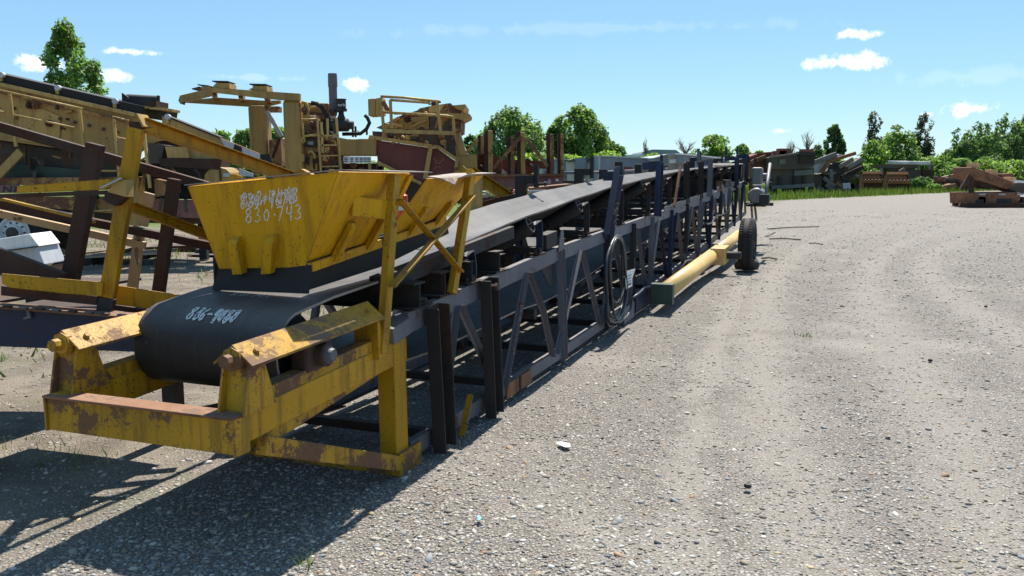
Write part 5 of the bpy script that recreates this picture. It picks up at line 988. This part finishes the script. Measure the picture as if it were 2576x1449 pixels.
# ---- right-hand machines on the grass
def far_thing(name, label, cat, dx, Y): return thing(name, label, cat, base(dx, Y))
R0 = far_thing('red_hopper', 'rusty red hopper between the conveyor head and the dark crusher', 'hopper', 1915, 80)
pp(R0, 'body', zR, [(215, 378), (290, 352), (405, 342), (410, 470), (330, 560), (235, 560)], 80, 3, MACHR); pp(R0, 'rim', zR, [(290, 346), (408, 338), (408, 350), (290, 358)], 79.8, 3.4, MACHR); pb(R0, 'rail', zR, (200, 440), (350, 378), 79.5, .35, .3, RUSTL); pb(R0, 'rail', zR, (-30, 480), (210, 400), 79.6, .5, .5, DRKR)
for x in (240, 400): p_ = at(*zR(x, 540), 81); bar(R0, 'leg', Vector((p_.x, 81, 2)), Vector((p_.x, 81, 0)), .4, .4, MACHR, up=(0, -1, 0))
R1 = far_thing('dark_crusher', 'dark rusty crusher with broad hopper left of the grey conveyor', 'crusher', 1995, 79)
pp(R1, 'feed_hopper', zR, [(385, 388), (632, 346), (778, 352), (770, 440), (755, 475), (580, 490), (400, 490)], 78, 3, MACHD); pb(R1, 'hopper_rim', zR, (385, 386), (632, 350), 77.8, .15, .3, MACHG); pb(R1, 'hopper_rim', zR, (632, 352), (778, 356), 77.8, .3, .3, DRKR)
pp(R1, 'hopper_cheek', zR, [(640, 365), (770, 362), (765, 440), (640, 445)], 77.85, .1, DRKR); pp(R1, 'body', zR, [(400, 490), (770, 478), (758, 612), (420, 640), (408, 560)], 78.3, 2.6, MACHD); pp(R1, 'light_panel', zR, [(597, 502), (756, 492), (756, 535), (597, 546)], 78.1, .1, MACHG)
pp(R1, 'patch', zR, [(470, 405), (522, 403), (522, 445), (470, 448)], 77.9, .05, MACHG); pp(R1, 'sill_beam', zR, [(408, 632), (770, 610), (770, 640), (412, 662)], 77.9, .3, MACHG)
for x in (470, 600, 680): pb(R1, 'rib', zR, (x, 550), (x, 635), 78.1, .25, .2, DRKR)
for x, y0 in ((435, 330), (470, 310), (640, 335), (670, 315)): pp(R1, 'top_block', zR, [(x, y0), (x + 95, y0), (x + 95, y0 + 50), (x, y0 + 50)], 79.5, 1.0, MACHR if x % 4 else MACHD)
for x in (550, 640): p_ = at(*zR(x, 690), 78.4); lathe(R1, 'wheel', Vector((p_.x, 78.4, .55)), (0, 1, 0), [(0, .2), (0, .55), (.4, .55), (.4, .2)], TYRE, 18)
for x in (430, 740): p_ = at(*zR(x, 640), 79); bar(R1, 'leg', Vector((p_.x, 79, 1.4)), Vector((p_.x, 79, 0)), .4, .3, DRKR, up=(0, -1, 0))
R2 = far_thing('grey_screen', 'grey and white tracked screener with sloping pale belt on the grass', 'screener', 2100, 80)
pp(R2, 'pale_belt', zR, [(766, 525), (772, 440), (900, 395), (985, 358), (1020, 362), (890, 440), (815, 525)], 80, 1.6, GREYP); pb(R2, 'belt_rail', zR, (760, 435), (960, 360), 79.8, .45, .3, MACHG); pb(R2, 'belt_rail', zR, (830, 520), (905, 420), 79.6, .3, .3, RUSTL); pb(R2, 'belt_rail', zR, (905, 420), (1125, 350), 79.6, .3, .3, RUSTL)
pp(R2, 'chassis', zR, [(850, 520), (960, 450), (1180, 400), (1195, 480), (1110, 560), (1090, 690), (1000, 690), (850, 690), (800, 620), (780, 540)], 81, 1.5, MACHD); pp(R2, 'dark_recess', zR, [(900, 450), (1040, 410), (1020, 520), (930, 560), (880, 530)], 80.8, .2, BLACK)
for a, b, mt in (((845, 560), (1015, 690), MACHG), ((870, 620), (960, 700), MACHG), ((1000, 560), (1190, 470), DRKR), ((1050, 480), (1180, 400), MACHG), ((790, 640), (880, 690), MACHG), ((910, 490), (915, 590), MACHG), ((980, 470), (1100, 400), MACHG), ((960, 600), (1030, 680), RUSTL), ((1030, 545), (1190, 470), RUST)): pb(R2, 'strut', zR, a, b, 80.2, .35, .3, mt)
pp(R2, 'front_panel', zR, [(775, 530), (840, 535), (830, 640), (770, 640)], 80.2, .3, MACHD); pp(R2, 'engine_box', zR, [(1015, 610), (1080, 605), (1085, 660), (1020, 660)], 80, 1, GREYP)
for x, r_ in ((1060, .6), (1110, .5)): p_ = at(*zR(x, 700), 80.1); lathe(R2, 'wheel', Vector((p_.x, 80.1, r_)), (0, 1, 0), [(0, .2), (0, r_), (.4, r_), (.4, .2)], TYRE, 18)
for k in range(14):
    x, y = random.uniform(820, 1150), random.uniform(500, 680); a_ = random.uniform(-.6, .9); L = random.uniform(25, 70); pb(R2, 'bracket', zR, (x, y), (x + L * math.cos(a_), y - L * math.sin(a_)), 80 + random.uniform(-.3, .6), random.uniform(.12, .3), .2, random.choice([MACHG, MACHD, MACHD, RUST, DRKR]))
def bucket(label, cx, top, bot, wpx, Y, m_):
    a = at(*zR(cx - wpx / 2, bot), Y); b = at(*zR(cx + wpx / 2, bot), Y); h_ = at(*zR(cx, top), Y).z; r = thing('loader_bucket', label, 'bucket', (a.x / 2 + b.x / 2, Y, 0), 'rusty buckets on the grass')
    prof = [(0, .9 * h_), (.15, h_), (.3, .98 * h_), (.85, .72 * h_), (1.05, .4 * h_), (.9, .08 * h_), (.3, 0), (-.6, 0)]
    V, Fc = [], []; n_ = len(prof)
    for x in (a.x, b.x): V += [Vector((x, Y + p_, z_)) for p_, z_ in prof] + [Vector((x, Y + p_ * .86 - .05, z_ * .92 + .06)) for p_, z_ in prof]
    k = 2 * n_
    for i in range(n_ - 1): Fc += [(i, i + 1, k + i + 1, k + i), (n_ + i + 1, n_ + i, k + n_ + i, k + n_ + i + 1), (i, n_ + i, n_ + i + 1, i + 1), (k + i + 1, k + n_ + i + 1, k + n_ + i, k + i)]
    Fc += [(0, k, k + n_, n_), (n_ - 1, 2 * n_ - 1, k + 2 * n_ - 1, k + n_ - 1)]
    fix(mesh('shell', V, Fc, BUCK, r)); plate(r, 'side_plate', [Vector((a.x, Y + p_, z_)) for p_, z_ in prof], (.06, 0, 0), BUCK); plate(r, 'side_plate', [Vector((b.x - .06, Y + p_, z_)) for p_, z_ in prof], (.06, 0, 0), BUCK)
    plate(r, 'back_sheet', [Vector((a.x + .1, Y - .1, h_ * .62)), Vector((b.x - .1, Y - .1, h_ * .62)), Vector((b.x - .35, Y + .3, h_)), Vector((a.x + .25, Y + .3, h_))], (0, .06, 0), BUCK)
    bar(r, 'lip_beam', Vector((a.x, Y - .25, h_ * .5)), Vector((b.x, Y - .25, h_ * .5)), .4, .32, BUCK, bevel=.05); plate(r, 'belly', [Vector((a.x + .1, Y - .3, h_ * .4)), Vector((b.x - .1, Y - .3, h_ * .4)), Vector((b.x - .2, Y - .1, .02)), Vector((a.x + .2, Y - .1, .02))], (0, .08, 0), RUST)
    for i in range(6): x = a.x + (b.x - a.x) * (i + .5) / 6; bar(r, 'tooth', Vector((x, Y - .2, h_ * .62)), Vector((x, Y - .5, h_ * .57)), .14, .1, RUST)
    return r
bucket('rusty orange loader bucket nearer the grey screener', 1265, 508, 655, 175, 92, 0); bucket('rusty orange loader bucket right of the other bucket', 1480, 512, 675, 190, 88, 0)
R5 = far_thing('steel_feeder', 'dark rusty feeder frame with thin pipe rails behind the orange buckets', 'feeder', 2290, 98)
pp(R5, 'top_beam', zR, [(1325, 445), (1655, 448), (1645, 482), (1340, 478)], 98, 2.5, MACHD); pp(R5, 'funnel', zR, [(1400, 480), (1640, 482), (1600, 600), (1480, 600)], 98.3, 2, MACHD); pp(R5, 'bin', zR, [(1620, 490), (1785, 495), (1780, 640), (1610, 650)], 98.6, 2.4, MACHD); pp(R5, 'bin_panel', zR, [(1705, 490), (1785, 490), (1778, 560), (1705, 560)], 98.2, .2, RUST)
for a, b in (((1405, 424), (1765, 432)), ((1405, 436), (1765, 444))): pt(R5, 'rail', zR, (a, b), 97.5, .12, GREYP)
for x, y0, y1 in ((1760, 432, 492), (1665, 440, 490), (1545, 480, 560), (1350, 480, 640)): pb(R5, 'post', zR, (x, y0), (x, y1), 97.7, .25, .2, MACHG)
pb(R5, 'brace', zR, (1500, 510), (1545, 485), 97.6, .3, .2, MACHG)
for x in (1360, 1600, 1770): p_ = at(*zR(x, 600), 99); bar(R5, 'leg', Vector((p_.x, 99, 3)), Vector((p_.x, 99, 0)), .3, .3, MACHD, up=(0, -1, 0))
R6 = far_thing('scrap_heap', 'low heap of rusty beams and plates before the right-hand trees', 'scrap', 2390, 95)
for k in range(22):
    x, y = random.uniform(1770, 2080), random.uniform(552, 640); a_ = random.uniform(-.25, .35); L = random.uniform(40, 130); pb(R6, 'beam', zR, (x, y), (x + L * math.cos(a_), y - L * math.sin(a_)), 94 + random.uniform(-1, 3), random.uniform(.2, .5), random.uniform(.3, .8), random.choice([MACHD, RUST, MACHG, RUSTL, MACHR, MACHD]))
pp(R6, 'pale_sheet', zR, [(1800, 645), (1990, 612), (2000, 640), (1900, 655)], 92, 1.5, RUSTL); pp(R6, 'pallet_stack', zR, [(1990, 545), (2090, 540), (2095, 640), (1995, 650)], 96, 2, MACHG); pp(R6, 'red_machine', zR, [(2385, 530), (2480, 522), (2500, 560), (2490, 610), (2380, 600)], 100, 3, MACHR)
R7 = far_thing('vibrating_feeder', 'rusty brown vibrating feeder tilted on its base at the right edge', 'feeder', 2510, 48)
Y7 = 48
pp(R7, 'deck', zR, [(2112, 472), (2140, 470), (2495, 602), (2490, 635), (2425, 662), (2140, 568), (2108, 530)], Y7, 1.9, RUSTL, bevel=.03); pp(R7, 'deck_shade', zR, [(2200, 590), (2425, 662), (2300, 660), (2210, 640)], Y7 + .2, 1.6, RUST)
for q in ([(2138, 432), (2196, 440), (2200, 475), (2138, 470)], [(2300, 492), (2355, 498), (2352, 545), (2292, 528)], [(2462, 556), (2512, 560), (2512, 600), (2452, 590)]): pp(R7, 'lug', zR, q, Y7 + .2, .7, TAN, bevel=.02)
pb(R7, 'side_strap', zR, (2035, 665), (2110, 540), Y7 - .1, .22, .15, RUST); pb(R7, 'leg', zR, (2122, 545), (2122, 720), Y7 + .1, .2, .2, RUST); pp(R7, 'base_box', zR, [(2105, 692), (2545, 688), (2548, 745), (2525, 792), (2110, 792)], Y7 - .2, 2.2, RUSTL, bevel=.03)
pp(R7, 'opening', zR, [(2345, 742), (2470, 740), (2470, 785), (2340, 785)], Y7 - .215, .02, BLACK); pp(R7, 'opening', zR, [(2165, 750), (2230, 748), (2230, 785), (2160, 785)], Y7 - .215, .02, BLACK)
for x in (2190, 2360, 2520): pp(R7, 'bright_edge', zR, [(x, 700), (x + 60, 698), (x + 50, 712), (x - 5, 712)], Y7 - .24, .02, GREYP)
p_ = at(*zR(2070, 800), Y7 - .3); q_ = at(*zR(2620, 800), Y7 - .3); bar(R7, 'skid', Vector((p_.x, Y7 - .3, .13)), Vector((q_.x, Y7 - .3, .13)), .5, .24, RUST); bar(R7, 'skid', Vector((p_.x + .4, Y7 + 1.7, .13)), Vector((q_.x, Y7 + 1.7, .13)), .4, .24, RUST)
for x in (2130, 2500): p_ = at(*zR(x, 780), Y7 + .8); bar(R7, 'block', Vector((p_.x, Y7 - .2, .4)), Vector((p_.x, Y7 + 1.9, .4)), .4, .35, RUST)
pp(R7, 'end_plate', zR, [(2480, 610), (2580, 600), (2640, 610), (2640, 690), (2560, 700), (2440, 662)], Y7 + .3, 1.5, MACHD); pb(R7, 'pipe', zR, (2490, 592), (2640, 602), Y7 - .1, .13, .13, WHITE); pb(R7, 'pin', zR, (2025, 808), (2045, 782), Y7 - .4, .18, .18, RUST)
# ---- litter on the gravel
def litter(name, label, cat, pts, z, mat, th=.004):
    P_ = [gnd(*q, z) for q in pts]; r = tagtop(plate(None, name, P_, (0, 0, th), mat), label, cat); return r
litter('paper_scrap', 'crumpled white paper scrap lying on the foreground gravel', 'paper', [(1398, 1114), (1412, 1112), (1432, 1117), (1436, 1124), (1422, 1126), (1410, 1121)], .012, PAPER, .004)
litter('plastic_scrap', 'tiny light blue plastic scrap on the foreground gravel', 'plastic', [(1200, 1300), (1206, 1297), (1212, 1306), (1204, 1311)], .02, PLAST)
def stick(label, a, b, r): p_, q_ = gnd(*a, r + .012), gnd(*b, r + .012); m_ = p_.lerp(q_, .5) + Vector((.01, .05, .02)); tagtop(tube(None, 'stick', [p_, m_, q_], r, BARK, 6), label, 'stick', 'sticks on the gravel')
stick('dark stick on the gravel just beyond the flat tyre', (1935, 601), (2015, 603), .02); stick('short stick on the gravel right of the flat tyre', (1915, 650), (1955, 652), .018); stick('long thin branch farther off on the gravel', (1930, 576), (2060, 570), .02); stick('small stick on the gravel at the middle distance', (2035, 612), (2070, 615), .015)
tagtop(sweep(None, 'steel_strap', [gnd(1925, 594, .02), gnd(1940, 590, .03), gnd(1950, 584, .1)], rect(.07, .012), RUST), 'bent rusty steel strap on the gravel behind the tyre', 'strap')
for k, (x, y) in enumerate(((2480, 770), (2340, 905), (1880, 1220))):
    c_ = gnd(x, y, .02); tagtop(lathe(None, 'dark_stone', c_ - Vector((0, 0, .03)), (.1, .05, 1), [(0.01, .01), (.018, .024), (.035, .02), (.042, .008)], DRKR, 7), ('dark stone on the gravel far right', 'dark stone on the gravel right of the middle', 'dark stone on the gravel near the bottom')[k], 'stone', 'dark stones')
# ================================================================== trees
def crown_mesh(name, blobs, nleaf, size, cols, parent, flat_=.0):
    blobs = np.asarray(blobs, float); w = blobs[:, 3] ** 2; w /= w.sum(); bi = RNG.choice(len(blobs), nleaf, p=w)
    d = RNG.normal(0, 1, (nleaf, 3)); d /= np.linalg.norm(d, axis=1)[:, None]
    rr = blobs[bi, 3] * RNG.uniform(.3, 1.3, nleaf) ** .6; el = np.stack([np.ones(nleaf), np.ones(nleaf), blobs[bi, 4]], -1)
    c = blobs[bi, :3] + d * rr[:, None] * el
    nrm = d * .6 + RNG.normal(0, .6, (nleaf, 3)) + np.array([0, 0, .35]); nrm /= np.linalg.norm(nrm, axis=1)[:, None]
    t = np.cross(nrm, RNG.normal(0, 1, (nleaf, 3))); t /= np.linalg.norm(t, axis=1)[:, None]; b = np.cross(nrm, t)
    s = size * RNG.uniform(.55, 1.3, nleaf)[:, None]
    V = np.stack([c - t * s, c - b * s * .55, c + t * s, c + b * s * .55], 1).reshape(-1, 3) - np.array(ORIG[parent.name])
    me = npmesh(name, V, np.arange(4 * nleaf).reshape(-1, 4), 4)
    bc = RNG.uniform(.72, 1.25, len(blobs))[bi]; cc = np.asarray(cols)[RNG.choice(len(cols), nleaf)] * (bc * RNG.uniform(.75, 1.25, nleaf))[:, None]
    colattr(me, np.repeat(cc, 4, 0)); o = link(name, me, LEAF, parent); o['kind'] = 'stuff'; return o
GREEN = [(.075, .13, .035), (.095, .16, .045), (.065, .11, .035), (.125, .18, .06)]
DARKG = [(.05, .095, .035), (.07, .12, .045), (.045, .08, .032), (.085, .13, .05)]
LIGHT = [(.12, .19, .035), (.15, .22, .05), (.10, .16, .03)]
BLUEG = [(.05, .085, .035), (.065, .10, .045), (.04, .07, .035)]
def tree(name, label, cx, top, Y, wpx, low, style, cols, grp, leaves=2600, size=.16, seed=0):
    rg = random.Random(seed or int(cx * 7 + top)); b = at(cx, 500, Y); H_ = at(cx, top, Y).z; W_ = wpx * K * Y / F / 2; zl = max(.3, at(cx, low, Y).z) if low else .6
    r = thing(name, label, 'shrub' if name in ('shrub', 'bush') else 'tree', (b.x, Y, 0), grp); B = []
    tips = []
    if style == 'poplar':
        nb = 44 + int(W_ * 8)
        for i in range(nb):
            t_ = (i + rg.random()) / nb; hw = W_ * float(np.interp(t_, [0, .12, .38, .68, .88, 1], [.5, .82, 1, .82, .55, .16])); x = rg.uniform(-1, 1); y_ = rg.uniform(-1, 1) * math.sqrt(1 - x * x)
            rad = W_ * rg.uniform(.15, .27) * (1.05 - .35 * t_); B.append((b.x + x * max(0, hw - rad * .6), Y + y_ * hw * .8, zl + rad + (H_ - zl - rad * 2.0) * t_, rad, 1.45))
            if i % 7 == 3: tips.append(B[-1][:3])
        for k in range(5): x = rg.uniform(-.45, .45); B.append((b.x + x * W_, Y, H_ * (1 - .22 * abs(x)) - W_ * .16 * rg.uniform(1, 1.8), W_ * .11, 2.0))
    elif style == 'round':
        for i in range(34):
            t_ = rg.random(); a = rg.uniform(0, 6.283); e = math.sin(math.pi * min(1, .18 + t_ * .8)) ** .7; q = rg.random() ** .5 * W_ * e * .85
            rad = W_ * rg.uniform(.2, .36); B.append((b.x + q * math.cos(a), Y + q * math.sin(a), zl + rad + (H_ - zl - 2 * rad) * t_, rad, .8)); 
            if i % 4 == 0: tips.append(B[-1][:3])
    elif style == 'spire':
        n_ = 40
        for i in range(n_):
            t_ = (i + .5) / n_; q = W_ * (1 - t_) ** .6 * rg.uniform(.25, .95); a = rg.uniform(0, 6.283); rad = max(.3, W_ * .4 * (1.08 - t_)) * rg.uniform(.75, 1.25); B.append((b.x + q * math.cos(a), Y + q * math.sin(a), zl + (H_ - zl) * t_, rad, 1.5))
        for i in range(4): x = rg.uniform(-.5, .5); B.append((b.x + x * W_, Y, H_ * rg.uniform(.75, .95), W_ * .13, 2.6))
        tips = [B[5][:3], B[12][:3], B[20][:3]]
    elif style == 'bare':
        tips = [(b.x + rg.uniform(-1, 1) * W_, Y + rg.uniform(-.6, .6) * W_, H_ * rg.uniform(.7, 1)) for i in range(14)]
    # trunk and limbs as one branching surface
    V, Fc = [], []
    def limb(p0, p1, r0, r1, n_=6):
        p0, p1 = Vector(p0), Vector(p1); d = (p1 - p0).normalized(); u = d.orthogonal().normalized(); v = d.cross(u); k0 = len(V); mid = p0.lerp(p1, .5) + Vector((rg.uniform(-.06, .06), rg.uniform(-.06, .06), .03)) * (p1 - p0).length
        for q, rr in ((p0, r0), (mid, (r0 + r1) / 2), (p1, r1)): V.extend([q + (u * math.cos(6.283 * j / n_) + v * math.sin(6.283 * j / n_)) * rr for j in range(n_)])
        for i in range(2):
            for j in range(n_): Fc.append((k0 + i * n_ + j, k0 + i * n_ + (j + 1) % n_, k0 + (i + 1) * n_ + (j + 1) % n_, k0 + (i + 1) * n_ + j))
    tr = max(.06, H_ * .016); fork = Vector((b.x, Y, zl + (H_ - zl) * .22)); limb((b.x, Y, -.1), fork, tr * 1.3, tr * .85, 8); limb(fork, (b.x + rg.uniform(-.1, .1) * W_, Y, H_ * .86), tr * .8, tr * .2)
    for t_ in tips:
        limb(fork + Vector((0, 0, rg.uniform(-.2, .2) * zl * .3)), t_, tr * .5, tr * .12, 5)
        if style == 'bare':
            for k in range(5): f = rg.uniform(.35, .9); s_ = fork.lerp(Vector(t_), f); limb(s_, s_ + Vector((rg.uniform(-.4, .4) * W_, rg.uniform(-.4, .4) * W_, rg.uniform(.1, .35) * H_ * .4)), tr * .2, tr * .05, 4)
    mesh('trunk', V, Fc, BARK, r, True)
    if B: crown_mesh('crown', B, leaves, size, cols, r)
    return r
TL = 'trees beyond the yard on the left'; TM = 'trees behind the site trailers'; TR = 'trees behind the right-hand machines'
tree('poplar_tree', 'tall poplar standing alone above the screening plant at upper left', 195, 52, 52, 172, 330, 'poplar', GREEN, TL, 7500, .14)
for k, (cx, top, w_, lab) in enumerate(((560, 322, 110, 'green tree in the gap left of the canopy posts'), (630, 318, 110, 'green tree seen between the two canopy posts'), (700, 312, 100, 'green tree behind the front canopy post'), (790, 330, 120, 'green tree behind the engine'), (480, 352, 90, 'green tree low behind the inclined trunk'), (100, 420, 130, 'green tree behind the truck wheel'))): tree('broadleaf_tree', lab, cx, top, 62 + 3 * k, w_, 470, 'round', GREEN if k % 2 else LIGHT[:1] + GREEN, TL, 2600, .2)
tree('bush', 'bright green bush behind the truck wheel', 130, 560, 23, 120, 640, 'round', LIGHT, None, 2500, .08)
tree('poplar_tree', 'broad poplar with pale leaves behind the rusty uprights', 1283, 272, 74, 185, 430, 'poplar', [(.085, .135, .05), (.11, .16, .065), (.07, .115, .04)], TM, 9500, .17)
tree('poplar_tree', 'small dark poplar between the crusher and the uprights', 1185, 340, 76, 60, 430, 'poplar', DARKG, TM, 1800, .19)
tree('poplar_tree', 'tall dark poplar right of the rusty uprights', 1455, 266, 78, 160, 420, 'poplar', GREEN, TM, 8500, .18)
tree('poplar_tree', 'slim poplar at the left side of the tall dark poplar', 1392, 312, 77, 70, 420, 'poplar', GREEN, TM, 2600, .19)
tree('broadleaf_tree', 'round green tree at the right side of the tall dark poplar', 1525, 340, 80, 92, 420, 'round', DARKG + LIGHT[:1], TM, 2800, .2)
for k, (cx, top, w_, lab, st) in enumerate(((1345, 378, 120, 'light green bush below the broad poplar', LIGHT), (1435, 385, 110, 'light green bush below the tall dark poplar', LIGHT), (1530, 375, 110, 'light green bush left of the distant building', LIGHT), (1640, 383, 90, 'light green bush before the distant building', LIGHT), (1680, 386, 70, 'green bush right of the distant building', GREEN))): tree('bush', lab, cx, top, 66 + k, w_, 440, 'round', st, 'bushes behind the site trailers', 1700, .18)
tree('bare_tree', 'leafless grey tree right of the distant building', 1722, 348, 85, 60, 400, 'bare', None, TM); tree('bare_tree', 'thin leafless sapling before the distant building', 1622, 350, 80, 18, 400, 'bare', None, TM)
tree('broadleaf_tree', 'spreading green tree behind the far end of the conveyor', 1795, 334, 88, 110, 420, 'round', GREEN + LIGHT[:1], TM, 3000, .2); tree('broadleaf_tree', 'small green tree right of the spreading tree', 1862, 358, 90, 44, 410, 'round', GREEN, TM, 1300, .18); tree('broadleaf_tree', 'little green tree behind the conveyor head', 1905, 378, 95, 50, 420, 'round', GREEN, TM, 1000, .2)
tree('bare_tree', 'leafless spreading tree behind the dark crusher', 2025, 332, 105, 75, 400, 'bare', None, TR); tree('bare_tree', 'small leafless tree between conveyor head and dark crusher', 1985, 355, 108, 30, 400, 'bare', None, TR)
tree('pine_tree', 'narrow dark tree standing behind the grey screener', 2092, 312, 108, 56, 410, 'poplar', DARKG, TR, 5200, .19); tree('broadleaf_tree', 'low dark tree left of the narrow dark tree', 2050, 362, 106, 55, 420, 'round', DARKG, TR, 1500, .2)
tree('spire_tree', 'tall spired reddish green tree left in the right-hand row', 2185, 286, 116, 84, 440, 'spire', [(.06, .075, .04), (.08, .085, .055), (.05, .065, .035), (.10, .085, .07)], TR, 5200, .19); tree('spire_tree', 'tall spired tree at the middle of the right-hand row', 2312, 286, 118, 84, 440, 'spire', [(.06, .075, .04), (.08, .085, .055), (.05, .065, .035), (.10, .085, .07)], TR, 5200, .19)
tree('broadleaf_tree', 'broad green tree between the two spired trees', 2250, 310, 112, 115, 470, 'round', GREEN, TR, 4200, .22); tree('broadleaf_tree', 'green tree at the foot of the first spired tree', 2190, 345, 110, 90, 480, 'round', GREEN + LIGHT[:1], TR, 3000, .22); tree('broadleaf_tree', 'low green tree at the foot of the second spired tree', 2345, 380, 112, 110, 490, 'round', GREEN + LIGHT[:1], TR, 3200, .22)
for k, (cx, top, w_, st, lab) in enumerate(((2420, 335, 130, 'spire', 'dark conifer left in the cluster at the right edge'), (2465, 316, 150, 'spire', 'dark conifer second in the cluster at the right edge'), (2515, 298, 150, 'spire', 'tall dark conifer in the cluster at the right edge'), (2575, 288, 140, 'poplar', 'tallest dark tree at the right edge'), (2640, 300, 120, 'poplar', 'dark tree cut by the right edge'))): tree('conifer_tree', lab, cx, top, 108 + 2 * k, w_, 480, st, DARKG, TR, 6500, .24)
for k, (cx, top, w_, lab) in enumerate(((2410, 395, 110, 'round green bush behind the scrap heap'), (2480, 390, 120, 'round green bush behind the tilted feeder'), (2550, 395, 130, 'round green bush at the right edge'), (2170, 400, 80, 'green bush beside the grey screener'), (2290, 418, 90, 'green bush behind the orange buckets'), (2110, 425, 80, 'green bush behind the dark crusher'))): tree('bush', lab, cx, top, 103 + k, w_, 490, 'round', GREEN + LIGHT[:1], 'bushes behind the right-hand machines', 2400, .22)
tree('bush', 'leafy bush growing beside the steel feeder', 2315, 442, 94, 55, 490, 'round', DARKG, None, 1500, .2); tree('bush', 'small leafy bush right of the orange bucket', 2350, 462, 90, 40, 490, 'round', GREEN, None, 900, .18)
for k, (cx, top, w_, lab) in enumerate(((2395, 368, 120, 'dark broad tree behind the scrap heap beside the second spired tree'), (2445, 345, 140, 'dark broad tree filling the gap left of the tall conifer'), (2505, 326, 150, 'dark broad tree behind the tilted feeder deck'), (2570, 312, 160, 'dark broad tree filling the right edge'), (2232, 372, 120, 'dark broad tree low between the spired trees'), (2145, 396, 80, 'dark low tree right of the narrow dark tree'))): tree('broadleaf_tree', lab, cx, top, 117 + k, w_, 490, 'round', DARKG, TR, 5200, .24)
# a far wood closing the horizon behind everything
V, n_ = [], 26000
x = RNG.uniform(-330, 330, n_); yy = RNG.uniform(190, 260, n_); hh = 4.6 + 1.5 * np.sin(x * .11) + 1.1 * np.sin(x * .037 + 1); z_ = hh * RNG.random(n_) ** .6
c = np.stack([x, yy, z_], -1); d1 = RNG.normal(0, .5, (n_, 3)); d2 = RNG.normal(0, .5, (n_, 3)); V = np.stack([c - d1, c - d2, c + d1, c + d2], 1).reshape(-1, 3); me = npmesh('far_wood', V, np.arange(4 * n_).reshape(-1, 4), 4)
cc = np.asarray(GREEN)[RNG.choice(4, n_)] * RNG.uniform(.7, 1.2, (n_, 1)); colattr(me, np.repeat(cc, 4, 0)); fw = link('far_wood', me, LEAF); fw['kind'] = 'stuff'; fw['label'] = 'far-off belt of green woodland along the horizon'; fw['category'] = 'wood'
